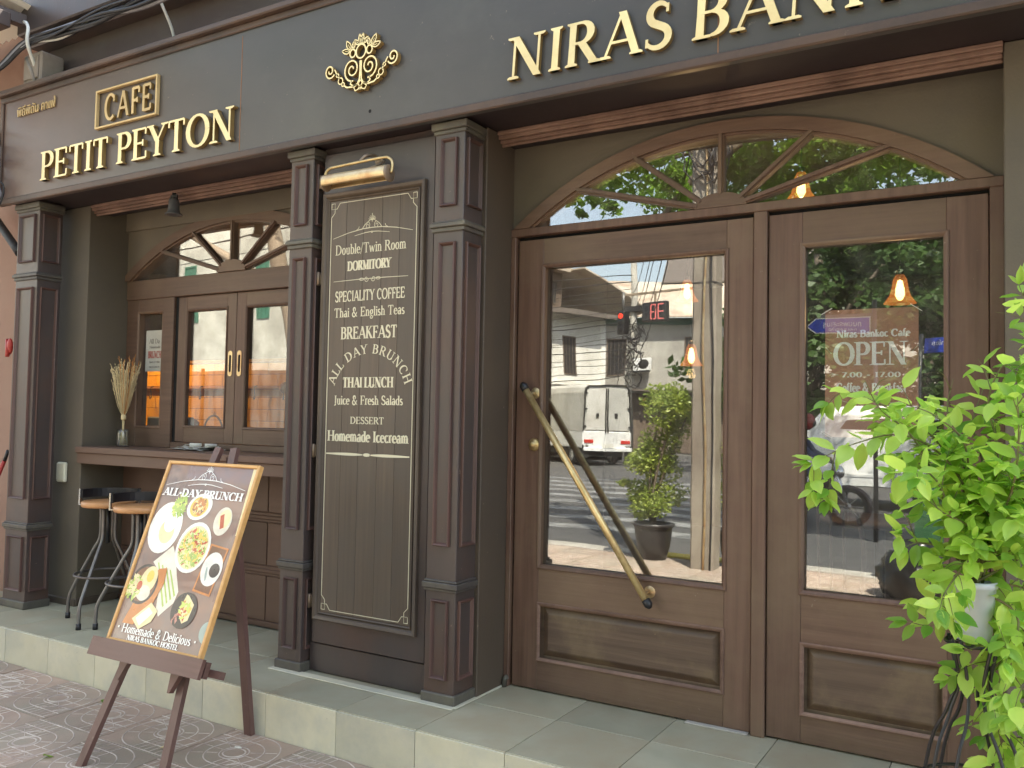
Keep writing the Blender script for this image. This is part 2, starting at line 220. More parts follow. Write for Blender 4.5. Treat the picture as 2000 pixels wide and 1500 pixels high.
# ------------------------------------------------------------------ mesh builder
class MB:
    def __init__(s): s.v = []; s.f = []; s.m = []; s.sm = []
    def add(s, vs, fs, mi=0, smooth=False):
        k = len(s.v); s.v += [tuple(v) for v in vs]
        for f in fs: s.f.append(tuple(i+k for i in f)); s.m.append(mi); s.sm.append(smooth)
        return s
    def box(s, x0, x1, y0, y1, z0, z1, mi=0, c=0.0):
        """box, with chamfered vertical/horizontal edges when c > 0"""
        if x0 > x1: x0, x1 = x1, x0
        if y0 > y1: y0, y1 = y1, y0
        if z0 > z1: z0, z1 = z1, z0
        if c <= 0:
            v = [(x, y, z) for x in (x0, x1) for y in (y0, y1) for z in (z0, z1)]
            return s.add(v, [(0, 1, 3, 2), (4, 6, 7, 5), (0, 4, 5, 1), (2, 3, 7, 6), (0, 2, 6, 4), (1, 5, 7, 3)], mi)
        c = min(c, (x1-x0)*.45, (y1-y0)*.45, (z1-z0)*.45)
        bm = bmesh.new(); bmesh.ops.create_cube(bm, size=1)
        for q in bm.verts: q.co = Vector(((x0+x1)/2+q.co.x*(x1-x0), (y0+y1)/2+q.co.y*(y1-y0), (z0+z1)/2+q.co.z*(z1-z0)))
        bmesh.ops.bevel(bm, geom=bm.edges[:], offset=c, segments=1, affect='EDGES')
        bm.verts.index_update()
        s.add([q.co[:] for q in bm.verts], [[q.index for q in f.verts] for f in bm.faces], mi); bm.free(); return s
    def bar(s, a, b, w, h=None, up=(0, 0, 1), mi=0):
        a, b = Vector(a), Vector(b); d = (b-a).normalized(); h = h or w
        u = Vector(up); sx = d.cross(u)
        if sx.length < 1e-4: sx = d.cross(Vector((1, 0, 0)))
        sx.normalize(); sy = sx.cross(d).normalized()
        v = [p+sx*i*w/2+sy*j*h/2 for p in (a, b) for i, j in ((-1, -1), (1, -1), (1, 1), (-1, 1))]
        return s.add(v, [(3, 2, 1, 0), (4, 5, 6, 7), (0, 1, 5, 4), (1, 2, 6, 5), (2, 3, 7, 6), (3, 0, 4, 7)], mi)
    def tube(s, pts, r, n=8, mi=0, caps=True):
        pts = [Vector(p) for p in pts]; R = r if isinstance(r, (list, tuple)) else [r]*len(pts)
        vs = []; fs = []; prev = None
        for i, p in enumerate(pts):
            d = (pts[min(i+1, len(pts)-1)]-pts[max(i-1, 0)]).normalized()
            if prev is None:
                a = d.cross(Vector((0, 0, 1))); a = a if a.length > .1 else d.cross(Vector((1, 0, 0)))
            else: a = prev-d*prev.dot(d)
            a.normalize(); prev = a; b = d.cross(a)
            for k in range(n):
                t = 2*PI*k/n; vs.append(p+(a*math.cos(t)+b*math.sin(t))*R[i])
        for i in range(len(pts)-1):
            for k in range(n):
                k2 = (k+1) % n; fs.append((i*n+k, i*n+k2, (i+1)*n+k2, (i+1)*n+k))
        s.add(vs, fs, mi, True)
        if caps: s.add(vs[:n], [tuple(range(n))[::-1]], mi); s.add(vs[-n:], [tuple(range(n))], mi)
        return s
    def lathe(s, prof, c=(0, 0, 0), n=20, mi=0, axis=(0, 0, 1)):
        ax = Vector(axis).normalized(); a = ax.orthogonal().normalized(); b = ax.cross(a); c = Vector(c); vs = []; fs = []
        for r, h in prof:
            for k in range(n):
                t = 2*PI*k/n; vs.append(c+ax*h+(a*math.cos(t)+b*math.sin(t))*r)
        for i in range(len(prof)-1):
            for k in range(n):
                k2 = (k+1) % n; fs.append((i*n+k, i*n+k2, (i+1)*n+k2, (i+1)*n+k))
        return s.add(vs, fs, mi, True)
    def ball(s, c, r, n=10, mi=0, sc=(1, 1, 1)):
        c = Vector(c); vs = []; fs = []; m = n//2+1
        for i in range(m+1):
            p = PI*i/m
            for k in range(n):
                t = 2*PI*k/n; vs.append(c+Vector((math.sin(p)*math.cos(t)*sc[0], math.sin(p)*math.sin(t)*sc[1], math.cos(p)*sc[2]))*r)
        for i in range(m):
            for k in range(n):
                k2 = (k+1) % n; fs.append((i*n+k, (i+1)*n+k, (i+1)*n+k2, i*n+k2))
        return s.add(vs, fs, mi, True)
    def prism(s, poly, y0, y1, mi=0, mside=None):
        """poly in (x, z), extruded from y0 (front) to y1 (back)"""
        n = len(poly); vs = [(x, y0, z) for x, z in poly]+[(x, y1, z) for x, z in poly]
        s.add(vs, [tuple(range(n)), tuple(range(n, 2*n))[::-1]], mi)
        return s.add(vs, [(i, (i+1) % n, (i+1) % n+n, i+n) for i in range(n)], mi if mside is None else mside)
    def build(s, name, mats, parent=None, loc=None, rot=None):
        me = bpy.data.meshes.new(name); me.from_pydata(s.v, [], s.f)
        if isinstance(mats, str): mats = [mats]
        for m in mats: me.materials.append(MATS[m])
        me.polygons.foreach_set('material_index', s.m); me.polygons.foreach_set('use_smooth', s.sm)
        bm = bmesh.new(); bm.from_mesh(me); bmesh.ops.remove_doubles(bm, verts=bm.verts, dist=1e-6) if len(s.v) < 4000 else None
        bmesh.ops.recalc_face_normals(bm, faces=bm.faces); bm.to_mesh(me); bm.free(); me.update()
        return link(name, me, parent, loc, rot)
def link(name, me, parent=None, loc=None, rot=None):
    o = bpy.data.objects.new(name, me); COL.objects.link(o)
    if parent: o.parent = parent
    if loc is not None: o.location = loc
    if rot is not None: o.rotation_euler = rot
    return o
def tag(o, label=None, cat=None, group=None, kind=None):
    for k, v in (('label', label), ('category', cat), ('group', group), ('kind', kind)):
        if v: o[k] = v
    return o
def thing(name, label, cat, loc=(0, 0, 0), rz=0, group=None):
    o = bpy.data.objects.new(name, None); o.empty_display_size = .1; COL.objects.link(o); o.location = loc; o.rotation_euler = (0, 0, rz)
    return tag(o, label, cat, group)
def copy_tree(o, parent=None, loc=None, rz=None, label=None):
    c = o.copy(); COL.objects.link(c)
    if parent: c.parent = parent
    if loc is not None: c.location = loc
    if rz is not None: c.rotation_euler = (0, 0, rz)
    if label: c['label'] = label
    for ch in list(o.children): copy_tree(ch, c)
    return c
def bez(pts, n=8):
    """Catmull-Rom through the points"""
    P = [Vector(p) for p in pts]; P = [P[0]*2-P[1]]+P+[P[-1]*2-P[-2]]; out = []
    for i in range(1, len(P)-2):
        for k in range(n):
            t = k/n; a, b, c, d = P[i-1:i+3]
            out.append(.5*((2*b)+(c-a)*t+(2*a-5*b+4*c-d)*t*t+(3*b-a-3*c+d)*t**3))
    return out+[P[-2]]
def frame_xz(mb, x0, x1, z0, z1, w, y0, y1, mi=0, c=.0):
    """mitred-looking rectangular frame, members butted"""
    mb.box(x0, x0+w, y0, y1, z0, z1, mi, c); mb.box(x1-w, x1, y0, y1, z0, z1, mi, c)
    mb.box(x0+w, x1-w, y0, y1, z1-w, z1, mi, c); mb.box(x0+w, x1-w, y0, y1, z0, z0+w, mi, c)
    return mb
def moulding(mb, x0, x1, z0, z1, w, y, d, mi=0):
    """picture-frame moulding with true mitres and a raised rounded profile: front at y-d"""
    prof = [(0, 0), (.06, .8), (.25, 1), (.6, .75), (.8, .35), (1, 0)]
    vs = []; fs = []
    for t, h in prof:
        i = t*w; yy = y-h*d; vs += [(x0+i, yy, z0+i), (x1-i, yy, z0+i), (x1-i, yy, z1-i), (x0+i, yy, z1-i)]
    for k in range(len(prof)-1):
        for j in range(4): j2 = (j+1) % 4; fs.append((k*4+j, k*4+j2, k*4+4+j2, k*4+4+j))
    mb.add(vs, fs, mi); return mb
def moulding_side(mb, y0, y1, z0, z1, w, x, d, mi=0):
    """same on a face x = const looking towards +x"""
    k = len(mb.v); moulding(mb, y0, y1, z0, z1, w, 0, d, mi)
    for i in range(k, len(mb.v)):
        a, b, c = mb.v[i]; mb.v[i] = (x-b, a, c)
    return mb

# ------------------------------------------------------------------ lettering (stroke-built serif alphabet, cap height 1)
def arc(cx, cy, rx, ry, a0, a1, n=14):
    return [(cx+rx*math.cos(math.radians(a0+(a1-a0)*i/n)), cy+ry*math.sin(math.radians(a0+(a1-a0)*i/n))) for i in range(n+1)]
def st(x, a=0, b=1): return [('L', x, a, x, b, 'T'), ('F', x, a), ('F', x, b)]
def stl(x, a=0, b=.68): return [('L', x, a, x, b, 'T'), ('F', x, a), ('H', x, b)]
GL = {
 'A': (.88, [('L', .08, 0, .44, 1, 't'), ('L', .44, 1, .80, 0, 'T'), ('L', .2, .34, .68, .34, 't'), ('F', .08, 0), ('F', .80, 0)]),
 'B': (.74, st(.16)+[('L', .16, .97, .36, .97, 't'), ('C', .36, .755, .22, .215, 90, -90), ('L', .16, .54, .36, .54, 't'), ('C', .38, .29, .25, .25, 90, -90), ('L', .16, .03, .38, .03, 't')]),
 'C': (.84, [('C', .46, .5, .36, .48, 48, 312), ('L', .715, .93, .715, .68, 't')]),
 'D': (.90, st(.16)+[('L', .16, .97, .36, .97, 't'), ('C', .36, .5, .42, .47, 90, -90), ('L', .16, .03, .36, .03, 't')]),
 'E': (.72, st(.16)+[('L', .16, .97, .62, .97, 't'), ('L', .62, .97, .62, .78, 't'), ('L', .16, .52, .5, .52, 't'), ('L', .5, .42, .5, .62, 't'), ('L', .16, .03, .65, .03, 't'), ('L', .65, .03, .65, .24, 't')]),
 'F': (.66, st(.16)+[('L', .16, .97, .60, .97, 't'), ('L', .60, .97, .60, .76, 't'), ('L', .16, .50, .48, .50, 't'), ('L', .48, .40, .48, .60, 't')]),
 'G': (.9, [('C', .46, .5, .36, .48, 48, 330), ('L', .70, .93, .70, .70, 't'), ('L', .76, .06, .76, .42, 'T'), ('F', .76, .42)]),
 'H': (.92, st(.16)+st(.74)+[('L', .16, .52, .74, .52, 't')]),
 'I': (.36, st(.18)),
 'J': (.42, [('L', .24, .1, .24, 1, 'T'), ('F', .24, 1), ('C', .10, .06, .14, .16, 0, -110)]),
 'K': (.86, st(.16)+[('L', .16, .42, .66, 1, 't'), ('L', .32, .6, .74, 0, 'T'), ('F', .66, 1), ('F', .74, 0)]),
 'L': (.66, st(.16)+[('L', .16, .03, .62, .03, 't'), ('L', .62, .03, .62, .24, 't')]),
 'M': (1.08, [('L', .14, 0, .14, 1, 't'), ('L', .14, 1, .52, .05, 'T'), ('L', .52, .05, .90, 1, 't'), ('L', .90, 0, .90, 1, 'T'), ('F', .14, 0), ('F', .90, 0), ('F', .90, 1), ('F', .1, 1)]),
 'N': (.94, [('L', .14, 0, .14, 1, 't'), ('L', .14, 1, .76, 0, 'T'), ('L', .76, 0, .76, 1, 't'), ('F', .14, 0), ('F', .1, 1), ('F', .76, 1)]),
 'O': (.96, [('C', .47, .5, .40, .48, 0, 360)]),
 'P': (.70, st(.16)+[('L', .16, .97, .36, .97, 't'), ('C', .36, .72, .25, .25, 90, -90), ('L', .16, .47, .36, .47, 't')]),
 'R': (.80, st(.16)+[('L', .16, .97, .36, .97, 't'), ('C', .36, .74, .23, .23, 90, -90), ('L', .16, .51, .36, .51, 't'), ('L', .38, .51, .72, 0, 'T'), ('F', .72, 0)]),
 'S': (.62, [('W', arc(.31, .755, .2, .225, 35, 235)+arc(.30, .25, .24, .23, 60, -150), 1), ('L', .49, .95, .49, .76, 't'), ('L', .08, .24, .08, .05, 't')]),
 'T': (.78, [('L', .38, 0, .38, .97, 'T'), ('F', .38, 0), ('L', .06, .97, .70, .97, 't'), ('L', .06, .97, .06, .78, 't'), ('L', .70, .97, .70, .78, 't')]),
 'U': (.90, [('L', .17, .3, .17, 1, 'T'), ('L', .72, .3, .72, 1, 't'), ('C', .445, .3, .275, .28, 180, 360), ('F', .17, 1), ('F', .72, 1)]),
 'W': (1.2, [('L', .1, 1, .36, 0, 'T'), ('L', .36, 0, .58, .9, 't'), ('L', .58, .9, .84, 0, 'T'), ('L', .84, 0, 1.08, 1, 't'), ('F', .1, 1), ('F', 1.08, 1), ('F', .58, .95)]),
 'Y': (.82, [('L', .40, 0, .40, .46, 'T'), ('L', .40, .46, .08, 1, 'T'), ('L', .40, .46, .72, 1, 't'), ('F', .40, 0), ('F', .08, 1), ('F', .72, 1)]),
 'a': (.52, [('L', .40, .04, .40, .48, 'T'), ('W', arc(.26, .48, .14, .18, 0, 160), 0), ('C', .23, .19, .15, .18, 0, 360), ('H', .44, .03)]),
 'b': (.56, [('L', .13, 0, .13, 1, 'T'), ('H', .13, 1), ('C', .29, .33, .19, .32, -120, 120)]),
 'c': (.48, [('C', .27, .33, .19, .32, 50, 320)]),
 'd': (.56, [('L', .43, 0, .43, 1, 'T'), ('H', .43, 1), ('C', .26, .33, .18, .32, 60, 300), ('H', .47, .03)]),
 'e': (.50, [('C', .26, .33, .19, .32, 0, 315), ('L', .08, .36, .45, .36, 't')]),
 'f': (.36, [('L', .15, 0, .15, .8, 'T'), ('F', .15, 0), ('W', arc(.27, .8, .12, .18, 180, 40), 0), ('L', .02, .65, .32, .65, 't')]),
 'g': (.52, [('C', .24, .42, .16, .22, 0, 360), ('W', [(.18, .2), (.1, .1), (.3, .02), (.44, -.1), (.34, -.26), (.14, -.26), (.06, -.14), (.2, 0)], 0), ('L', .36, .58, .48, .66, 't')]),
 'h': (.58, stl(.13, 0, 1)+[('W', arc(.29, .44, .16, .21, 170, 0), 0), ('L', .45, 0, .45, .46, 'T'), ('F', .45, 0)]),
 'i': (.27, stl(.14)+[('D', .13, .88)]),
 'j': (.27, [('L', .15, -.12, .15, .68, 'T'), ('H', .15, .68), ('D', .14, .88)]),
 'k': (.54, stl(.13, 0, 1)+[('L', .13, .28, .42, .64, 't'), ('L', .24, .4, .46, 0, 'T')]),
 'l': (.27, stl(.13, 0, 1)),
 'm': (.86, stl(.13)+[('W', arc(.27, .44, .14, .21, 170, 0), 0), ('L', .41, 0, .41, .46, 'T'), ('F', .41, 0), ('W', arc(.56, .44, .15, .21, 170, 0), 0), ('L', .71, 0, .71, .46, 'T'), ('F', .71, 0)]),
 'n': (.58, stl(.13)+[('W', arc(.29, .44, .16, .21, 170, 0), 0), ('L', .45, 0, .45, .46, 'T'), ('F', .45, 0)]),
 'o': (.54, [('C', .27, .33, .19, .32, 0, 360)]),
 'r': (.40, stl(.13)+[('W', arc(.28, .48, .14, .17, 160, 50), 0)]),
 's': (.42, [('W', arc(.21, .49, .13, .15, 35, 235)+arc(.20, .17, .15, .15, 60, -150), 1)]),
 't': (.34, [('L', .16, .1, .16, .86, 'T'), ('W', arc(.26, .12, .1, .11, 180, 300), 0), ('L', .03, .64, .3, .64, 't')]),
 'u': (.58, [('L', .13, .2, .13, .66, 'T'), ('W', arc(.28, .2, .15, .18, 180, 350), 0), ('L', .44, 0, .44, .66, 'T'), ('H', .13, .66), ('H', .44, .66)]),
 'w': (.78, [('L', .06, .66, .22, 0, 'T'), ('L', .22, 0, .37, .6, 't'), ('L', .37, .6, .54, 0, 'T'), ('L', .54, 0, .70, .66, 't')]),
 '&': (.84, [('W', arc(.34, .78, .15, .19, -60, 220)+[(.3, .5), (.52, .2), (.74, .0)], 1), ('W', arc(.31, .24, .22, .25, 100, 330)+[(.62, .3), (.70, .48)], 1)]),
 '/': (.40, [('L', .04, -.1, .34, 1.05, 't')]), '-': (.40, [('L', .06, .42, .34, .42, 'T')]), '.': (.22, [('D', .1, .06)]),
 '0': (.60, [('C', .29, .5, .21, .48, 0, 360)]), '1': (.40, st(.2)), '7': (.56, [('L', .06, .97, .5, .97, 't'), ('L', .5, .97, .2, 0, 'T')]),
 '2': (.58, [('W', arc(.28, .74, .19, .24, 170, -20)+[(.07, .04)], 1), ('L', .06, .04, .5, .04, 't')]),
 ' ': (.34, []),
}
def ribbon2d(pts, ws):
    out = []; n = len(pts); L_ = []; R_ = []
    for i, p in enumerate(pts):
        a = pts[max(i-1, 0)]; b = pts[min(i+1, n-1)]; dx, dy = b[0]-a[0], b[1]-a[1]; l = math.hypot(dx, dy) or 1
        nx, ny = -dy/l*ws[i]/2, dx/l*ws[i]/2; L_.append((p[0]+nx, p[1]+ny)); R_.append((p[0]-nx, p[1]-ny))
    return L_, R_
def glyph_shapes(ch, T=.16, t=.06, serif=.11, sh=.045):
    """list of (left outline, right outline) strips"""
    adv, ops = GL.get(ch, GL[' ']); res = []
    for o in ops:
        k = o[0]
        if k == 'L':
            wd = T if o[5] == 'T' else t
            x0, y0, x1, y1 = o[1:5]
            if abs(x1-x0) > .12 and abs(y1-y0) > .3:   # a diagonal: cut its ends level with the line
                l = math.hypot(x1-x0, y1-y0); hw = wd/2*l/abs(y1-y0)
                res.append(([(x0-hw, y0), (x1-hw, y1)], [(x0+hw, y0), (x1+hw, y1)]))
            else: res.append(ribbon2d([(x0, y0), ((x0+x1)/2, (y0+y1)/2), (x1, y1)], [wd, wd*(.9 if o[5] == 'T' else 1), wd]))
        elif k == 'F' and serif:
            x, y = o[1:3]; d = sh if y < .5 else -sh
            res.append(([(x-T/2-serif*.8, y), (x-T/2-serif*.3, y), (x+T/2+serif*.3, y), (x+T/2+serif*.8, y)],
                        [(x-T/2-serif*.8, y+d*.6), (x-T/2-serif*.1, y+d*1.1), (x+T/2+serif*.1, y+d*1.1), (x+T/2+serif*.8, y+d*.6)]))
        elif k == 'H' and serif:
            x, y = o[1:3]; res.append(([(x-T/2-serif*.7, y), (x+T/2, y)], [(x-T/2-serif*.7, y-sh), (x+T/2, y-sh)]))
        elif k == 'C':
            cx, cy, rx, ry, a0, a1 = o[1:]; n = max(8, int(abs(a1-a0)/16)); p = arc(cx, cy, rx, ry, a0, a1, n)
            ws = [t+(T*1.08-t)*abs(math.cos(math.radians(a0+(a1-a0)*i/n)))**1.3 for i in range(n+1)]; res.append(ribbon2d(p, ws))
        elif k == 'W':
            p = o[1]; n = len(p); mid = T if o[2] else T*.75
            res.append(ribbon2d(p, [t+(mid-t)*math.sin(PI*(i+.5)/n)**.8 for i in range(n)]))
        elif k == 'D':
            x, y = o[1:3]; p = arc(x, y, T*.62, T*.62, 0, 360, 10); res.append((p[:6], [p[10-i] for i in range(6)]))
    return adv, res
def text_width(s, gap=0): return sum(GL.get(c, GL[' '])[0]+gap for c in s)-gap
def put_glyph(mb, shapes, mp, yf, yb, eps, mi=0, ms=0):
    """mp maps (u, v) to (x, z); yf front, yb back"""
    for k, (A, B) in enumerate(shapes):
        y = yf-eps*k; n = len(A); vs = []
        for (p, q) in zip(A, B):
            a = mp(*p); b = mp(*q); vs += [(a[0], y, a[1]), (b[0], y, b[1]), (a[0], yb, a[1]), (b[0], yb, b[1])]
        front = [(4*i, 4*i+1, 4*i+5, 4*i+4) for i in range(n-1)]
        side = []
        for i in range(n-1): side += [(4*i, 4*i+4, 4*i+6, 4*i+2), (4*i+1, 4*i+3, 4*i+7, 4*i+5)]
        side += [(0, 2, 3, 1), (4*n-4, 4*n-3, 4*n-1, 4*n-2)]
        mb.add(vs, front, mi); mb.add(vs, side, ms)
def line_text(s, x0, x1, z0, h, yf, yb, eps=2e-5, T=.16, t=.06, serif=.11, sh=.045, gap=.02, mb=None, mi=0):
    mb = mb or MB(); W = text_width(s, gap); sx = (x1-x0)/W; u = 0
    for c in s:
        adv, shp = glyph_shapes(c, T*h/max(sx, 1e-6)*.0+T, t, serif, sh)
        put_glyph(mb, shp, lambda a, b, u=u: (x0+(u+a)*sx, z0+b*h), yf, yb, eps, mi, mi); u += adv+gap
    return mb
def stroke(mb, pts, wd, yf, yb, mi=0, ms=None, cyc=False, taper=False):
    n = len(pts); ws = [wd*(.25+.75*math.sin(PI*(i+.5)/n)) if taper else wd for i in range(n)]
    A, B = ribbon2d(pts, ws)
    put_glyph(mb, [(A, B)], lambda a, b: (a, b), yf, yb, 0, mi, mi if ms is None else ms)

# ================================================================== SETTING: pavement, step, road
ZP = -0.195     # pavement level (0 = top of the step)
pav = MB().box(-16, 14, -5.46, 0.0, -.45, ZP-.012).build('pavement', 'paver_joint'); tag(pav, 'brown-grey pavement of patterned paving tiles in front of the cafe', kind='structure')
def paver_mesh():
    mb = MB(); W, H = .432, .420; g = .0025
    mb.box(g, W-g, g, H-g, -.02, 0, 0, .002)
    hgt = .0022
    def rid(pts, w=.009):
        A, B = ribbon2d(pts, [w]*len(pts)); A2, B2 = ribbon2d(pts, [w*.45]*len(pts)); n = len(pts); vs = []
        for i in range(n): vs += [(*A[i], .0002), (*A2[i], hgt), (*B2[i], hgt), (*B[i], .0002)]
        fs = []
        for i in range(n-1):
            for k in range(3): fs.append((4*i+k, 4*i+k+1, 4*i+4+k+1, 4*i+4+k))
        mb.add(vs, fs, 1)
    cx, cy = .216, .210
    rid(arc(cx, cy, .050, .046, 0, 360, 18), .008)
    for r, a0, a1 in ((.064, 100, 270), (.128, 118, 270), (.196, 142, 262)):     # hooks round the left, running off to the right
        rid(arc(cx, cy, r, r, a0, a1, 12)+[(cx+.06, max(.006, cy-r)), (W-g, max(.006, cy-r))], .0065)
    for r, a0, a1 in ((.064, -80, 90), (.128, -62, 90), (.196, -38, 82)):        # and the mirrored hooks round the right
        rid(arc(cx, cy, r, r, a0, a1, 12)+[(cx-.06, min(H-.006, cy+r)), (g, min(H-.006, cy+r))], .0065)
    rid([(g, cy), (cx-.21, cy)], .0065); rid([(cx+.21, cy), (W-g, cy)], .0065)
    for i in range(6):
        x = .022+i*.036
        for z0, z1 in ((cy+.070, cy+.122), (cy+.134, cy+.190)):
            if x < cx-.01: rid([(x, z0), (x+.006, z1)], .0028)
            x2 = W-x
            if x2 > cx+.01: rid([(x2, H-z0), (x2-.006, H-z1)], .0028)
    for a in (150, 180, 210, -30, 0, 30):
        c_, s_ = math.cos(math.radians(a)), math.sin(math.radians(a)); rid([(cx+.072*c_, cy+.072*s_), (cx+.120*c_, cy+.120*s_)], .0028); rid([(cx+.136*c_, cy+.136*s_), (cx+.188*c_, cy+.188*s_)], .0028)
    o = mb.build('paving_tile', ['paver', 'paver_line']); return o
pt = paver_mesh(); first = True; rnd = random.Random(3)
for i in range(-15, 10):
    for j in range(11):
        x = -2.30-.006+i*.432; y = -.725-.42*(j+1)
        if x < -8.6 or x > 2.4: continue
        o = pt if first else pt.copy()
        if not first: COL.objects.link(o)
        first = False; o.parent = pav
        o.location = (x, y, ZP+rnd.uniform(-.0012, .0012)); o.rotation_euler = (rnd.uniform(-.003, .003), rnd.uniform(-.003, .003), 0)
kerb = MB().box(-40, 30, -5.72, -5.46, -.5, ZP, 0, .02).build('kerb', 'concrete'); tag(kerb, kind='structure')
ky = MB()
for x in (-3.6, 1.8): ky.box(x, x+1.6, -5.724, -5.455, ZP-.14, ZP+.004, 0, .01)
k2 = ky.build('kerb_paint', 'kerb_yellow', kerb)
road = MB().box(-140, 120, -140, -5.70, -.6, -.31).build('road', 'asphalt'); tag(road, kind='structure')
rp = MB()
for j in range(9): rp.box(-16, -3.4, -8.2-j*1.15, -7.75-j*1.15, -.31, -.306)
for j in range(12): rp.box(1+j*0, 1.15, -60+j*4, -58+j*4, -.31, -.306)
rp.box(-30, 30, -24.2, -24.0, -.31, -.306)
link_o = rp.build('road_marking', 'road_paint', road)
gr = MB().box(-220, 220, -220, 60, -.9, -.62).build('ground', 'ground'); tag(gr, kind='structure')
pav2 = MB().box(-60, -16, -5.46, 2, -.45, ZP).box(14, 50, -5.46, 2, -.45, ZP).build('side_pavement', 'ground'); tag(pav2, kind='structure')

step = MB().box(-7.6, 3.6, -.712, .9, -.3, -.010).build('entrance_step', 'grout'); tag(step, 'tiled entrance step running along the whole front of the cafe', kind='structure')
T = .4265
first = None
for i in range(-12, 13):
    x = -2.14+i*T
    for j, (y0, y1) in enumerate(((-.716, -.302), (-.299, .115))):
        mb = MB(); mb.box(x+.0015, x+T-.0015, y0, y1, -.012, 0, 0, .0015); o = mb.build('floor_tile', 'tile_top', step)
    MB().box(x+.0015, x+T-.0015, -.724, -.712, -.21, -.0045, 0, .001).build('riser_tile', 'tile_riser', step)
# pale mortar line at the foot of the cabinet and the pilasters
MB().box(-3.27, -2.15, -.452, -.40, 0, .006, 0, .003).box(-2.165, -2.14, -.43, -.0, 0, .007, 0, .003).build('mortar_line', 'tile_riser', step)

# ================================================================== CAFE BUILDING
cafe = thing('cafe_building', 'dark wooden cafe front with gold lettering on its black fascia and arched door', 'cafe')
def arch_wall(mb, x0, x1, cx, R, zc, zs, ztop, y0, y1, n=40, mi=0):
    xs = [x0+(x1-x0)*i/n for i in range(n+1)]
    zl = [max(zs, zc+math.sqrt(max(0, R*R-(x-cx)**2))) if abs(x-cx) < R else zs for x in xs]
    vs = []
    for x, z in zip(xs, zl): vs += [(x, y0, z), (x, y0, ztop), (x, y1, z), (x, y1, ztop)]
    fs = []
    for i in range(n):
        a = 4*i; b = a+4; fs += [(a, b, b+1, a+1), (a+2, a+3, b+3, b+2), (a, a+2, b+2, b)]
    mb.add(vs, fs, mi)
# walls ------------------------------------------------------------
mb = MB(); arch_wall(mb, -2.149, -.052, -1.11, 1.600, .975, 2.19, 2.645, .0, .14)
mb.build('door_bay_wall', 'wall_gray', cafe)
MB().box(-2.33, -2.149, -.25, .14, 0, 2.645, 0, .004).build('return_wall', 'wall_dark', cafe)
MB().box(-.052, .5, -.15, .14, 0, 2.645, 0, .004).build('return_wall', 'wall_gray', cafe)
MB().box(.5, 5.8, -.15, .14, 0, 2.645).build('side_wall', 'wall_gray', cafe)
mb = MB(); arch_wall(mb, -5.345, -3.15, -4.28, 1.79, .765, 2.17, 2.52, .125, .26)
mb.box(-5.345, -3.15, .105, .26, 2.52, 2.645, 0, .003)
mb.build('window_bay_wall', 'wall_gray', cafe)
MB().box(-5.75, -5.33, -.165, .26, 0, 2.645, 0, .004).build('return_wall', 'wall_gray', cafe)
MB().box(-3.25, -3.10, -.3, .26, 0, 2.645).build('return_wall', 'wall_dark', cafe)
# reveal skirting
MB().box(-5.34, -5.318, -.17, .13, 0, .05, 0, .004).box(-5.62, -5.325, -.18, -.16, 0, .045, 0, .004).build('skirting', 'wall_dark', cafe)
# panelled wall under the window
mb = MB().box(-5.33, -3.25, .155, .26, 0, 1.0)
mb.build('dado_wall', 'wood_shade', cafe)
mb = MB()
for z in (.335, .655): mb.box(-5.33, -3.25, .135, .156, z-.012, z+.012, 0, .005).box(-5.33, -3.25, .145, .157, z-.03, z+.03, 0, .004)
mb.box(-5.33, -3.25, .14, .156, 0, .035, 0, .004)
mb.build('dado_rail', 'wood_shade', cafe)
for a, b in ((-5.328, -4.63), (-4.624, -3.93), (-3.924, -3.252)):
    for z0, z1 in ((.037, .303), (.367, .623), (.687, .93)): MB().box(a, b, .148, .158, z0, z1, 0, .003).build('dado_panel', 'wood_shade', cafe)
# shell of the building: floor above, roof, back, interior
MB().box(-5.78, 5.8, -.25, .14, 3.36, 4.12).build('upper_wall', 'upper_wall', cafe)
MB().box(-5.80, 5.8, -.44, -.25, 3.78, 4.12, 0, .01).box(-5.80, 5.8, -.36, -.249, 3.73, 3.78, 0, .01).build('eaves_beam', 'cab_dark', cafe)
MB().box(-9.3, 5.9, -.44, 7.2, 4.12, 4.20).build('roof', 'tin_dark', cafe)  # unseen slab, height and overhang chosen for where the cafe's shade ends
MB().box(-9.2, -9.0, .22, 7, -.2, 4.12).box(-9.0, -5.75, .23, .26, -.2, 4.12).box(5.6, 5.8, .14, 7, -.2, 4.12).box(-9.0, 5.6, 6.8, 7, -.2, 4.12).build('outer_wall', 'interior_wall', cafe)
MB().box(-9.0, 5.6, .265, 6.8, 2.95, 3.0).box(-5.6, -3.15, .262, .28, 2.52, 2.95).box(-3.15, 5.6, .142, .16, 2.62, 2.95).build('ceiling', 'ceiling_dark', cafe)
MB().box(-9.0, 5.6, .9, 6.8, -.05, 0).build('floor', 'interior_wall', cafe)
MB().box(-3.2, -3.1, .262, 3.2, 0, 2.95).build('partition_wall', 'interior_wall', cafe)
# soffit and lintel mouldings -------------------------------------
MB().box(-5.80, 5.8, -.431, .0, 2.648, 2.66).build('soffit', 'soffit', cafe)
for x0, x1 in ((-2.148, -.053), (-5.328, -3.252)):
    mb = MB(); mb.box(x0, x1, -.170, -.112, 2.628, 2.6475, 0, .004).box(x0, x1, -.158, -.112, 2.610, 2.629, 0, .003).box(x0, x1, -.142, -.112, 2.594, 2.611, 0, .004).box(x0, x1, -.126, -.112, 2.582, 2.595, 0, .003)
    mb.build('lintel_moulding', 'wood_old', cafe); MB().box(x0, x1, -.1115, -.001, 2.606, 2.647).build('lintel_shade', 'soffit', cafe)  # dark underside piece stands in for the shadow below the moulding
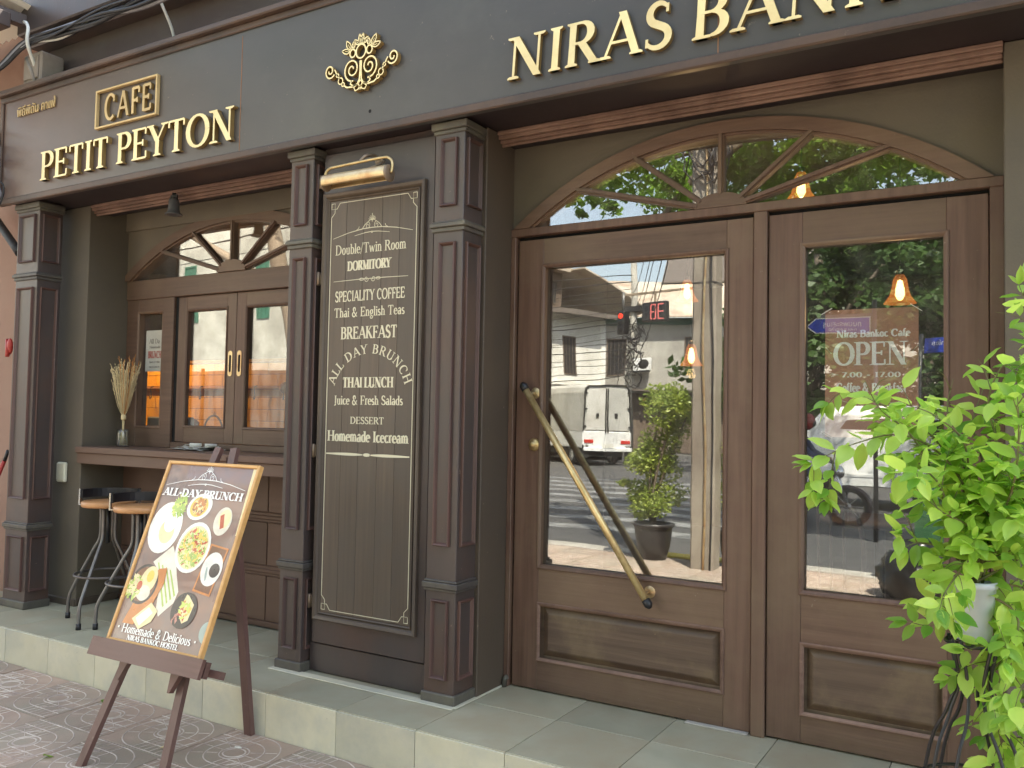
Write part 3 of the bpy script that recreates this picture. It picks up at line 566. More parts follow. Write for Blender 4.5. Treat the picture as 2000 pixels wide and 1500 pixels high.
# fascia -----------------------------------------------------------
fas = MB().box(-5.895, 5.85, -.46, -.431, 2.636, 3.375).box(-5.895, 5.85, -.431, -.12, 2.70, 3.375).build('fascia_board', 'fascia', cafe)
mb = MB()
mb.box(-5.90, 5.86, -.478, -.46, 2.632, 2.672, 0, .006)           # bottom bead
mb.box(-5.90, 5.86, -.472, -.46, 3.325, 3.362, 0, .005)           # top bead
mb.box(-5.905, 5.87, -.505, -.12, 3.362, 3.398, 0, .007)          # cap
mb.box(-5.90, -5.862, -.4715, -.46, 2.672, 3.325, 0, .005)
mb.build('fascia_edge', 'fascia_edge', fas)
for x in (-3.585, -.986, 1.9): MB().box(x-.0015, x+.0015, -.4612, -.459, 2.672, 3.3).build('board_seam', 'rust', fas)
MB().lathe([(0, 0), (.009, 0)], (-2.688, -.4605, 2.742), 12, axis=(0, -1, 0)).build('bolt_hole', 'hole', fas)
# raised letters ---------------------------------------------------
def sign_word(s, x0, x1, z0, h, T=.19, t=.065, serif=.10, sh=.06, gap=.03, mats=('gold', 'gold_side'), depth=.032, skew=0, name='letter', font=0):
    W = text_width(s, gap); sx = (x1-x0)/W; u = 0
    for c in s:
        adv, shp = glyph_shapes(c, T, t, serif, sh)
        if c != ' ':
            mb = MB(); put_glyph(mb, shp, lambda a, b: (x0+(u+a)*sx+skew*b*h, z0+b*h), -.462-depth, -.4605, 8e-5, 0, 1)
            mb.build(name, mats, fas)
        u += adv+gap
sign_word('PETIT', -5.375, -4.675, 2.737, .182, T=.17, depth=.026)
sign_word('PEYTON', -4.60, -3.60, 2.737, .182, T=.17, depth=.026)
sign_word('NIRAS', -1.905, -1.165, 2.737, .182, T=.165, t=.06, serif=.08, skew=.06, depth=.020, gap=.07)
sign_word('BANKOC', -1.085, .03, 2.737, .182, T=.165, t=.06, serif=.08, skew=.06, depth=.020, gap=.07)
sign_word('CAFE', -4.745, -4.305, 3.022, .155, T=.16, t=.105, serif=.0, gap=.12, mats=('gold_dull', 'gold_side'), depth=.018)
frame_xz(MB(), -4.83, -4.255, 2.982, 3.218, .012, -.484, -.4605, 0, .002).build('sign_border', 'gold_dull', fas)
def font_mesh(s, size, name, matname, parent, loc, ext=.004, rx=PI/2, sx=1.0, align='CENTER'):
    c = bpy.data.curves.new(name, 'FONT'); c.body = s; c.size = size; c.extrude = ext; c.align_x = align
    t = bpy.data.objects.new(name, c); COL.objects.link(t)
    me = bpy.data.meshes.new_from_object(t.evaluated_get(bpy.context.evaluated_depsgraph_get()))
    bpy.data.objects.remove(t); me.materials.clear(); me.materials.append(MATS[matname])
    o = link(name, me, parent, loc, (rx, 0, 0)); o.scale = (sx, 1, 1); return o
font_mesh('พิถีพิถัน คาเฟ่', .085, 'lettering', 'gold_dull', fas, (-5.485, -.468, 3.205), .004, sx=.92)
# emblem: scrolls, rings and leaves in flat gilded ribbon ------------
mb = MB(); CX = -2.732; ye = -.486; yb = -.4605
def em(pts, w=.0075, taper=False):
    for s in (1, -1): stroke(mb, [(CX+s*x, z) for x, z in pts], w, ye, yb, 0, 1, taper=taper)
def em1(pts, w=.0075): stroke(mb, [(CX+x, z) for x, z in pts], w, ye-.0003, yb, 0, 1)
def spiral(cx, cz, r0, r1, a0, turns, n=34): return [(cx+(r0+(r1-r0)*i/n)*math.cos(a0+turns*2*PI*i/n), cz+(r0+(r1-r0)*i/n)*1.12*math.sin(a0+turns*2*PI*i/n)) for i in range(n+1)]
em(spiral(.054, 2.955, .052, .008, -1.75, 1.75))
em([(.004, 2.99), (.003, 2.94), (.006, 2.90), (.02, 2.875), (.045, 2.872), (.062, 2.885), (.055, 2.9)])
em([(.02, 2.878), (.05, 2.868), (.085, 2.872), (.102, 2.884)]); em([(.132, 2.922), (.142, 2.938)], .007)
em(spiral(.196, 2.972, .034, .006, -2.6, 1.45, 26)); em([(.150, 2.945), (.158, 2.962), (.166, 2.975)], .007)
for x, z, r in ((.109, 2.891, .0085), (.126, 2.911, .0145), (.146, 2.942, .0075)): em(arc(x, z, r, r*1.1, 0, 360, 14), .0055)
em(arc(.052, 3.034, .0175, .020, 0, 360, 16)); em1(arc(0, 3.035, .03, .034, 0, 360, 18))
def leaf2(cx, cz, a, l, w):
    ca, sa = math.cos(a), math.sin(a)
    for s in (1, -1):
        pts = [(cx+ca*t*l-sa*s*w*math.sin(PI*t**.8), cz+sa*t*l+ca*s*w*math.sin(PI*t**.8)) for t in [i/8 for i in range(9)]]
        em(pts, .0055)
    em([(cx+ca*.15*l, cz+sa*.15*l), (cx+ca*.6*l, cz+sa*.6*l)], .003)
leaf2(.072, 3.045, .25, .05, .012); leaf2(.066, 3.055, 1.05, .055, .012); leaf2(.05, 3.056, 1.75, .038, .009); leaf2(.005, 3.072, 1.45, .05, .009); leaf2(.012, 3.07, .75, .042, .009)
em([(.004, 2.87), (.012, 2.85), (.03, 2.846), (.04, 2.862), (.026, 2.872)], .006); em([(0, 2.895), (.012, 2.88), (.004, 2.856), (0, 2.848)], .006)
mb.build('emblem', ['gold', 'gold_side'], fas)

# pilasters --------------------------------------------------------
def pilaster(x0, x1, side=True):
    p = MB().box(x0, x1, -.405, -.245, 0, 2.646, 0, .003).build('pilaster', 'pilaster', cafe)
    yf = -.405; w = .016
    a, b = x0+.036, x1-.036
    for z0, z1 in ((2.245, 2.56), (.70, 2.08), (.108, .46)):
        moulding(MB(), a, b, z0, z1, w, yf, .016).build('panel_moulding', 'mould', p)
        if side: moulding_side(MB(), -.385, -.268, z0, z1, w, x1, .014).build('panel_moulding', 'mould', p)
    sx = .012
    for z, h, d in ((2.135, .016, .012), (2.155, .022, .02), (.508, .02, .012), (.53, .014, .02), (.0, .035, .014)):
        pass
    for grp in (((2.128, 2.148, .010), (2.148, 2.168, .020), (2.168, 2.176, .012)), ((.498, .512, .010), (.512, .538, .018), (.538, .548, .009))):
        mb = MB()
        for z0, z1, d in grp: mb.box(x0-d*.6, x1+d, yf-d, -.244, z0, z1, 0, .003)
        mb.build('ring_moulding', 'ring' , p)
    MB().box(x0-.008, x1+.014, yf-.014, -.242, 0, .048, 0, .004).build('plinth', 'ring', p)
    mb = MB(); mb.box(x0-.006, x1+.010, yf-.008, -.243, 2.582, 2.600, 0, .003).box(x0-.014, x1+.020, yf-.020, -.243, 2.600, 2.6345, 0, .004)
    mb.build('capital', 'ring', p); return p
pilaster(-2.335, -2.172); pilaster(-3.252, -3.095); pilaster(-5.748, -5.50)
# cabinet between the pilasters -------------------------------------
MB().box(-3.094, -2.336, -.335, -.25, 0, 2.645).build('cabinet_body', 'cab_dark', cafe)
MB().box(-3.085, -2.337, -.352, -.335, .004, .142, 0, .003).box(-2.362, -2.3365, -.352, -.335, .145, 2.640, 0, .003).build('cabinet_frame', 'cab_dark', cafe)
leafd = MB().box(-3.062, -2.366, -.362, -.335, .148, 2.606, 0, .003).build('cabinet_door', 'cab_dark', cafe)
mb = MB(); moulding(mb, -3.052, -2.410, .262, 2.402, .034, -.362, .022); moulding(mb, -3.019, -2.443, .295, 2.369, .012, -.362, .012)
mb.build('door_moulding', 'board_frame', leafd)
px = [-3.008, -2.90, -2.79, -2.672, -2.565, -2.454]
for a, b in zip(px, px[1:]): MB().box(a+.0008, b-.0008, -.367, -.360, .306, 2.358, 0, .0012).build('plank', 'board_plank', leafd)
for z in (2.468, 1.972, 1.10, .35):
    MB().tube([(-3.078, -.369, z-.034), (-3.078, -.369, z+.034)], .009, 8).box(-3.0945, -3.068, -.366, -.352, z-.03, z+.03, 0, .002).build('hinge', 'hinge', leafd)
YL, YB = -.3682, -.3668
def bline(s, x0, x1, z0, h, **k): line_text(s, x0, x1, z0, h, YL, YB, **k).build('lettering', 'letter_cream', leafd)
bline('Double/Twin Room', -2.968, -2.522, 2.082, .050, T=.13, t=.06)
bline('DORMITORY', -2.885, -2.612, 1.998, .047, T=.30, t=.09, sh=.08)
bline('SPECIALITY COFFEE', -2.962, -2.523, 1.846, .052, T=.17, t=.09, serif=.06)
bline('Thai & English Teas', -2.965, -2.522, 1.768, .046, T=.14, t=.07)
bline('BREAKFAST', -2.918, -2.564, 1.658, .060, T=.20, t=.08)
bline('THAI LUNCH', -2.897, -2.58, 1.418, .050, T=.28, t=.08)
bline('Juice & Fresh Salads', -2.952, -2.52, 1.334, .044, T=.16, t=.07)
bline('DESSERT', -2.843, -2.631, 1.240, .034, T=.15, t=.07)
bline('Homemade Icecream', -2.988, -2.482, 1.153, .052, T=.22, t=.09)
mb = MB(); s_ = 'ALL DAY BRUNCH'; W_ = text_width(s_, .1); u_ = 0; Rr = .228; cz = 1.372; cxx = -2.731; tot = math.radians(148)
for c in s_:
    adv, shp = glyph_shapes(c, .15, .07, .1, .05)
    mid = PI/2+tot/2-tot*(u_+adv/2)/W_; k = tot*Rr/W_
    def mp(a, b, adv=adv, mid=mid, k=k):
        x = (a-adv/2)*k; rr = Rr+b*.048; th = mid; return (cxx+rr*math.cos(th)*1.0+x*math.sin(th), cz+rr*math.sin(th)*.93-x*math.cos(th))
    put_glyph(mb, shp, mp, YL, YB, 2e-5); u_ += adv+.1
mb.build('lettering', 'letter_cream', leafd)
mb = MB()
def S(pts, w=.0032, taper=False): stroke(mb, pts, w, YL, YB, taper=taper)
BX0, BX1, BZ0, BZ1 = -3.000, -2.463, .318, 2.346
def cx_(x, s): return x
for sx, sz in ((0, 0), (1, 0), (0, 1), (1, 1)):      # notched corners with little squares
    X = BX1 if sx else BX0; Z = BZ1 if sz else BZ0; dx = -1 if sx else 1; dz = -1 if sz else 1
    S([(X+dx*.075, Z), (X+dx*.055, Z), (X+dx*.035, Z+dz*.028), (X, Z+dz*.028)], .003)
    S([(X, Z+dz*.085), (X, Z+dz*.07), (X+dx*.022, Z+dz*.048), (X+dx*.022, Z+dz*.005)], .003)
    q = [(X-.0, Z+dz*.0), (X+dx*.022, Z), (X+dx*.022, Z+dz*.028), (X, Z+dz*.028), (X, Z)]; S(q, .003)
S([(BX0+.075, BZ0), (BX1-.075, BZ0)], .0032); S([(BX0+.075, BZ1), (BX1-.075, BZ1)], .0032)
S([(BX0, BZ0+.085), (BX0, BZ1-.085)], .0034); S([(BX1, BZ0+.085), (BX1, BZ1-.085)], .0034)
mb.build('border_line', 'letter_cream', leafd)
def ornament(S, cx, z, w, k=1.0):
    """crest: two sweeping lines, scrolls and a palmette"""
    S([(cx-w/2, z-.030*k), (cx-w*.3, z-.008*k), (cx-w*.12, z+.004*k), (cx, z+.006*k), (cx+w*.12, z+.004*k), (cx+w*.3, z-.008*k), (cx+w/2, z-.030*k)], .0042*k, True)
    S([(cx-w*.22, z-.026*k), (cx-w*.08, z-.016*k), (cx, z-.014*k), (cx+w*.08, z-.016*k), (cx+w*.22, z-.026*k)], .0036*k, True)
    for s in (1, -1):
        S([(cx+s*x*k, z+y*k) for x, y in spiral(.028, .018, .016, .003, PI*(.5), 1.3*s if s > 0 else 1.3, 18)], .0026*k)
        S([(cx+s*.062*k, z+.004*k), (cx+s*.045*k, z+.024*k), (cx+s*.012*k, z+.045*k)], .003*k)
        S([(cx+s*.10*k, z+.0*k), (cx+s*.085*k, z+.008*k), (cx+s*.082*k, z+.018*k)], .0024*k)
        for a in (.35, .75, 1.15): S([(cx+s*.002*k, z+.042*k), (cx+s*.024*k*math.cos(a), z+(.042+.026*math.sin(a))*k)], .0034*k, True)
    S([(cx, z+.034*k), (cx, z+.076*k)], .0038*k, True); S(arc(cx, z-.016*k, .004*k, .004*k, 0, 360, 8), .003*k)
mb = MB(); ornament(S, -2.735, 2.197, .50); mb.build('ornament', 'letter_cream', leafd); mb = MB()
S([(-2.975, 1.949), (-2.80, 1.952), (-2.66, 1.952), (-2.507, 1.949)], .0034, True)
for s in (1, -1): S([(-2.741+s*x, 1.951+y) for x, y in spiral(.022, 0, .014, .004, PI, 1.2, 16)], .0024); S(arc(-2.741+s*.052, 1.951, .014, .006, 0, 360, 12), .0024)
mb.build('ornament', 'letter_cream', leafd); mb = MB()
for s in (1, -1): S([(-2.734+s*x, 1.09) for x in (.025, .05, .075, .10, .13, .17, .21, .26)], .014, True)
S([(-2.734+.021*math.cos(a)*0+x, 1.09) for x in (-.02, -.012, 0, .012, .02) for a in (0,)], .017, True)
mb.build('ornament', 'letter_cream', leafd)

# shelf counter ------------------------------------------------------
mb = MB(); mb.box(-5.329, -3.252, -.21, .155, 1.005, 1.045, 0, .004); mb.box(-5.329, -3.252, -.195, -.17, .935, 1.005, 0, .003)
mb.build('counter_shelf', 'wood_shade', cafe)

# arch windows (fanlights) -------------------------------------------
def fanlight(cx, R, zc, zb, y0, spokes, wfr=.055, hub=(.115, .062), halfx=None, glass_y=.03):
    f = bpy.data.objects.new('fanlight', None); COL.objects.link(f); f.parent = cafe
    Ri = R-wfr; a0 = math.asin((zb-zc)/R); n = 44
    mb = MB(); a1 = PI-a0; pts_o = [(cx+R*math.cos(a0+(a1-a0)*i/n), zc+R*math.sin(a0+(a1-a0)*i/n)) for i in range(n+1)]
    b0 = math.asin((zb-zc)/Ri); pts_i = [(cx+Ri*math.cos(b0+(PI-2*b0)*i/n), zc+Ri*math.sin(b0+(PI-2*b0)*i/n)) for i in range(n+1)]
    put_glyph(mb, [(pts_o, pts_i)], lambda a, b: (a, b), y0, y0+.09, 0)
    # inner bead
    Rj = Ri-.012; c0 = math.asin((zb-zc)/Rj); pts_j = [(cx+Rj*math.cos(c0+(PI-2*c0)*i/n), zc+Rj*math.sin(c0+(PI-2*c0)*i/n)) for i in range(n+1)]
    put_glyph(mb, [(pts_i, pts_j)], lambda a, b: (a, b), y0+.014, y0+.09, 0)
    mb.build('arch_frame', 'wood_x', f)
    n2 = 30; vs = [pts_i[i*n//n2] for i in range(n2+1)]
    mb = MB(); mb.prism([(x, z) for x, z in vs], y0+glass_y, y0+glass_y+.005); mb.build('glass_pane', 'glass', f)
    hx, hz = hub
    for ang in spokes:
        a = math.radians(ang); d = Vector((math.cos(a), math.sin(a))); p0 = Vector((cx, zb))+Vector((d.x*hx*.9, d.y*hz*.9))
        lo, hi = 0, 3
        for _ in range(30):
            m_ = (lo+hi)/2; q = Vector((cx, zb))+d*m_
            if (q-Vector((cx, zc))).length < Ri+.004: lo = m_
            else: hi = m_
        p1 = Vector((cx, zb))+d*lo
        mb = MB(); mb.bar((p0.x, y0+.026, p0.y), (p1.x, y0+.026, p1.y), .026, .034, up=(0, 1, 0)); mb.bar((p0.x, y0+.018, p0.y), (p1.x, y0+.018, p1.y), .013, .040, up=(0, 1, 0)); mb.build('glazing_bar', 'wood_z', f)
    hp = [(cx+hx*math.cos(PI*i/20), zb+hz*math.sin(PI*i/20)) for i in range(21)]
    MB().prism(hp, y0+.002, y0+.05).build('hub', 'wood_x', f)
    return f
fanlight(-1.11, 1.600, .975, 2.203, -.022, (167, 146, 90, 36, 14))
fanlight(-4.28, 1.79, .765, 2.175, .108, (165, 143, 90, 37, 15), wfr=.06, hub=(.13, .075))

# door frame and doors ------------------------------------------------
mb = MB(); mb.box(-2.149, -2.122, -.018, .09, 0, 2.165, 0, .003).box(-.100, -.053, -.018, .09, 0, 2.165, 0, .003).box(-2.149, -.053, -.0185, .09, 2.165, 2.2035, 0, .003).box(-.966, -.910, -.016, .09, 0, 2.165, 0, .003)
mb.build('door_frame', 'wood_z', cafe)
def door(x0, x1, gx0, gx1, gz0, gz1, px0, px1, pz0, pz1, z0=.008, z1=2.147):
    d = bpy.data.objects.new('door', None); COL.objects.link(d); d.parent = cafe
    MB().box(x0, gx0, 0, .045, z0, z1, 0, .002).build('stile', 'wood_z', d); MB().box(gx1, x1, 0, .045, z0, z1, 0, .002).build('stile', 'wood_z', d)
    MB().box(gx0+.0005, gx1-.0005, .0006, .045, gz1, z1, 0, .001).build('rail', 'wood_x', d)
    MB().box(gx0+.0005, gx1-.0005, .0006, .045, pz1, gz0, 0, .001).build('rail', 'wood_x', d)
    MB().box(gx0+.0005, gx1-.0005, .0006, .045, z0, pz0, 0, .001).build('rail', 'wood_x', d)
    # recessed panel with raised field
    ex, ez = .045, .04; vs = []; fs = []
    for (i, yy) in ((0, .020), (.010, .028), (.012, .028)): pass
    mb = MB(); lv = [(0, .026), (.02, .028), (.045, .014), (.052, .012)]
    A0, A1 = gx0, gx1
    vs = []
    for t, yy in lv: vs += [(A0+t, yy, pz0+t), (A1-t, yy, pz0+t), (A1-t, yy, pz1-t), (A0+t, yy, pz1-t)]
    fs = [(4*k+j, 4*k+(j+1) % 4, 4*k+4+(j+1) % 4, 4*k+4+j) for k in range(3) for j in range(4)]+[(12, 13, 14, 15)]
    mb.add(vs, fs); mb.build('panel', 'wood_panel', d)
    mb = MB(); moulding(mb, A0-.004, A1+.004, pz0-.004, pz1+.004, .018, .0, .007); mb.build('panel_moulding', 'wood_old', d)
    mb = MB(); moulding(mb, gx0-.010, gx1+.010, gz0-.010, gz1+.010, .020, .001, .008); 
    frame_xz(mb, gx0, gx1, gz0, gz1, .009, .004, .028)
    mb.build('glazing_bead', 'wood_z', d)
    MB().box(gx0+.001, gx1-.001, .028, .033, gz0+.001, gz1-.001).build('glass_pane', 'glass', d)
    return d
MB().box(-2.121, -.101, .02, .04, 2.148, 2.1645).box(-2.1215, -2.1135, .02, .04, .01, 2.148).build('shadow_gap', 'hole', cafe)  # black strips standing in for the shade inside the gap round the leaves
dl = door(-2.112, -.970, -1.975, -1.084, .582, 2.016, 0, 0, .145, .412)
dr = door(-.906, -.104, -.770, -.244, .602, 2.012, 0, 0, .118, .402)
# slanting brass pull handle on the left door
mb = MB(); a = Vector((-2.045, -.050, 1.435)); b = Vector((-1.402, -.050, .485)); dv = (b-a).normalized()
hd = MB().tube([a+dv*.02, b-dv*.02], .0165, 14).build('pull_handle', 'brass', dl)
MB().tube([a-dv*.020, a-dv*.012, a-dv*.002, a+dv*.022], [.006, .015, .020, .019], 14).build('end_cap', 'black', hd); MB().tube([b-dv*.022, b+dv*.002, b+dv*.012, b+dv*.020], [.019, .020, .015, .006], 14).build('end_cap', 'black', hd)
for p, off in ((a, .045), (b, -.045)):
    q = p+dv*off; mb = MB().tube([(q.x+.012, 0, q.z+.006), (q.x+.006, -.03, q.z+.003), (q.x, -.05, q.z)], .009, 10)
    mb.lathe([(0, .008), (.020, .007), (.027, 0)], (q.x+.012, .0, q.z+.006), 20, axis=(0, -1, 0)); mb.build('bracket', 'brass_old', hd)
MB().lathe([(.0, .026), (.013, .026), (.014, .014), (.024, .012), (.030, .004), (.031, 0)], (-2.010, 0, 1.158), 22, axis=(0, -1, 0)).box(-2.012, -2.008, -.0275, -.024, 1.15, 1.166, 0).build('deadbolt', 'brass', dl)
# threshold & small wedge
MB().box(-1.24, -.975, -.03, .0, 0, .008, 0, .002).build('threshold', 'concrete', cafe)
MB().tube([(-2.135, -.03, 0), (-2.133, -.03, .035), (-2.12, -.03, .05)], .012, 8).build('drain_stub', 'ring', cafe)

# sliding window over the counter --------------------------------------
mb = MB(); Y = .135
mb.box(-5.329, -3.26, Y-.01, .22, 2.045, 2.176, 0, .003)                       # head
mb.box(-5.329, -5.20, Y, .22, 1.045, 2.045, 0, .003).box(-4.947, -4.835, Y-.004, .22, 1.045, 2.045, 0, .003)
mb.box(-5.20, -4.947, Y, .22, 1.955, 2.045, 0, .002).box(-5.20, -4.947, Y, .22, 1.045, 1.178, 0, .002)
mb.box(-3.70, -3.60, Y-.004, .22, 1.045, 2.045, 0, .003).box(-3.345, -3.26, Y, .22, 1.045, 2.045, 0, .003).box(-3.60, -3.345, Y, .22, 1.045, 1.178).box(-3.60, -3.345, Y, .22, 1.955, 2.045)
mb.box(-4.835, -3.70, Y, .22, 1.045, 1.085, 0, .003)
wf = mb.build('window_frame', 'wood_x', cafe)
for x0, x1 in ((-5.20, -4.947), (-3.60, -3.345)):
    mb = MB(); moulding(mb, x0-.008, x1+.008, 1.170, 1.963, .016, Y, .006); frame_xz(mb, x0, x1, 1.178, 1.955, .008, Y+.003, Y+.04); mb.build('glazing_bead', 'wood_z', wf)
    MB().box(x0, x1, Y+.04, Y+.045, 1.178, 1.955).build('glass_pane', 'glass', wf)
for k, (x0, x1) in enumerate(((-4.808, -4.257), (-4.253, -3.702))):
    s = bpy.data.objects.new('sliding_sash', None); COL.objects.link(s); s.parent = cafe
    ys = .150; g0, g1 = x0+.085, x1-.085; zz0, zz1, b0, b1 = 1.088, 2.042, 1.188, 1.952
    MB().box(x0, g0, ys, ys+.035, zz0, zz1, 0, .002).build('stile', 'wood_z', s); MB().box(g1, x1, ys, ys+.035, zz0, zz1, 0, .002).build('stile', 'wood_z', s)
    MB().box(g0, g1, ys+.0005, ys+.035, b1, zz1, 0, .001).build('rail', 'wood_x', s); MB().box(g0, g1, ys+.0005, ys+.035, zz0, b0, 0, .001).build('rail', 'wood_x', s)
    mb = MB(); moulding(mb, g0-.008, g1+.008, b0-.008, b1+.008, .016, ys, .006); frame_xz(mb, g0, g1, b0, b1, .008, ys+.003, ys+.024); mb.build('glazing_bead', 'wood_z', s)
    MB().box(g0, g1, ys+.024, ys+.029, b0, b1).build('glass_pane', 'glass', s)
    hx = x1-.042 if k == 0 else x0+.036
    A = [(hx+.019*math.cos(t)*1.0, 1.594+(.062 if math.sin(t) >= 0 else -.062)+.019*math.sin(t)) for t in [2*PI*i/20 for i in range(20)]]
    Bq = [(hx+.010*math.cos(t), 1.594+(.045 if math.sin(t) >= 0 else -.045)+.010*math.sin(t)) for t in [2*PI*i/20 for i in range(20)]]
    mb = MB(); put_glyph(mb, [(A+A[:1], Bq+Bq[:1])], lambda a, b: (a, b), ys-.004, ys, 0); mb.prism(Bq, ys-.0012, ys-.0006, 1, 1)
    mb.build('flush_pull', ['brass_old', 'hole'], s)
MB().box(-4.836, -4.806, .150, .2, 1.085, 2.045).build('track_gap', 'hole', cafe)
for z in (1.02, 1.16): MB().box(-3.30, -3.262, .10, .134, z, z+.05, 0, .003).build('hinge', 'brass_old', cafe)

# ================================================================== NEIGHBOUR
nb = thing('neighbour_wall', 'salmon plastered wall of the next building left of the black pilaster', 'wall', (-6.6, -.1, ZP))
MB().box(-2.4, .835, -.07, .3, 0, 5.2, 0, .01).build('plaster', 'neighbour', nb)

# ================================================================== THINGS AT THE FRONT
# brass picture light over the lettered board
lt = thing('picture_light', 'aged brass picture light with tubular shade above the lettered cabinet door', 'wall lamp', (-2.735, -.362, 2.50))
def rel(t, pts): return [Vector(p)-t.location for p in pts]
mb = MB(); prof = []
n = 14; vs = []; fs = []
for i, x in enumerate((-.195, .195)):
    for k in range(n+1):
        a = math.radians(-35+250*k/n); vs.append((x, -.125-.040*math.cos(a), -.085+.040*math.sin(a)))
    for k in range(n+1):
        a = math.radians(-35+250*k/n); vs.append((x, -.125-.037*math.cos(a), -.085+.037*math.sin(a)))
m_ = 2*(n+1)
for k in range(n): fs += [(k, k+1, m_+k+1, m_+k), (n+1+k, m_+n+1+k, m_+n+2+k, n+2+k)]
fs += [(0, m_, m_+n+1, n+1), (n, n+n+1, m_+n+n+1, m_+n)]
mb.add(vs, fs, 0, True); mb.build('lamp_shade', 'brass_old', lt)
for x in (-.197, .197): MB().lathe([(0, .004), (.036, .004), (.041, 0), (.041, -.004), (0, -.004)], (x, -.125, -.085), 18, axis=(1, 0, 0)).build('end_cap', 'hinge', lt)
MB().tube([(0, -.125, -.085)]*1+[(.02, -.125, -.085)], .01).build('bulb_holder', 'hinge', lt)
MB().tube(bez([(-.205, -.125, -.085), (-.205, -.12, -.035), (-.185, -.115, -.012), (-.14, -.11, -.006), (.13, -.11, -.0), (.185, -.112, -.01), (.21, -.12, -.04), (.207, -.125, -.085)], 6), .007, 8).build('arm', 'brass', lt)
MB().tube(bez([(.03, 0, .03), (.03, -.04, .045), (.02, -.09, .03), (.0, -.11, -.003)], 6), .008, 8).lathe([(0, .012), (.02, .01), (.026, 0)], (.03, 0, .03), 16, axis=(0, -1, 0)).tube(bez([(.06, -.01, .02), (.10, -.05, .0), (.09, -.1, -.03), (.04, -.12, -.05)], 6), .005, 6).build('bracket', 'hinge', lt)
# spot under the soffit
sp = thing('spotlight', 'grey bell-shaped spotlight hanging under the soffit in front of the arched window', 'spotlight', (-4.44, -.20, 2.615))
MB().tube([(0, 0, 0), (0, 0, -.03)], .012).box(-.03, .03, -.006, .006, -.05, -.012, 0, .002).build('bracket', 'dark_metal', sp)
MB().lathe([(0, -.03), (.022, -.03), (.030, -.045), (.034, -.10), (.040, -.122), (.052, -.130), (.052, -.135), (.04, -.132), (.0, -.11)], (0, 0, 0), 20).build('lamp_shade', 'spot_gray', sp)
# cream switch box
sb = MB().box(-.045, .045, -.028, 0, -.066, .066, 0, .008).box(-.04, .04, -.030, -.027, -.05, .058, 0, .002).build('switch_box', 'switch_cream', None, (-5.508, -.166, .868)); tag(sb, 'small cream plastic switch box on the grey wall strip left of the counter', 'switch box')

# bar stools ---------------------------------------------------------
def make_stool(loc, rz, label):
    t = thing('bar_stool', label, 'bar stool', loc, rz, 'bar stools under the window counter')
    MB().lathe([(0, .728), (.150, .728), (.156, .722), (.156, .700), (.150, .694), (0, .694)], n=32).build('seat', 'seat_wood', t)
    R = .175; pts = [(R*math.cos(a), R*math.sin(a), .765) for a in [math.radians(95+100*i/14) for i in range(15)]]
    mb = MB(); vs = []; fs = []
    for i in range(15):
        a = math.radians(70+140*i/14)
        for r_, z in ((.165, .742), (.178, .742), (.178, .795), (.165, .795)): vs.append((r_*math.cos(a), r_*math.sin(a), z))
    for i in range(14):
        for k in range(4): fs.append((4*i+k, 4*i+(k+1) % 4, 4*i+4+(k+1) % 4, 4*i+4+k))
    fs += [(0, 1, 2, 3), (59, 58, 57, 56)]; mb.add(vs, fs); mb.build('backrest', 'black', t)
    for a in (70, 210):
        c, s_ = math.cos(math.radians(a)), math.sin(math.radians(a))
        MB().bar((c*.178, s_*.178, .70), (c*.178, s_*.178, .80), .030, .008, up=(c, s_, 0)).bar((c*.14, s_*.14, .704), (c*.18, s_*.18, .704), .028, .006).build('backrest_bracket', 'chrome', t)
    MB().tube([(0, 0, .69), (0, 0, .47)], .011, 8).lathe([(.075, .692), (.075, .686), (0, .684)], n=16).build('spindle', 'black', t)
    for a in (-68, 22, 112, 202):
        c, s_ = math.cos(math.radians(a)), math.sin(math.radians(a))
        P_ = [(c*r, s_*r, z) for r, z in ((.050, .69), (.048, .60), (.052, .50), (.095, .42), (.215, .20), (.245, .13), (.250, .07), (.250, .012))]
        l = MB().tube(bez(P_, 4), .0105, 8).build('leg', 'iron', t)
        MB().tube([(c*.25, s_*.25, 0), (c*.25, s_*.25, .035)], .015, 8).build('foot_cap', 'black', l)
    MB().tube([(.178*math.cos(2*PI*i/28), .178*math.sin(2*PI*i/28), .285) for i in range(29)], .008, 6, caps=False).build('foot_ring', 'iron', t)
    return t
st1 = make_stool((-4.84, -.285, 0), 0, 'left bar stool, fully in view, round wooden seat and splayed iron legs')
copy_tree(st1, None, (-4.46, -.33, 0), .15, 'right bar stool, mostly hidden behind the tilted brunch poster')

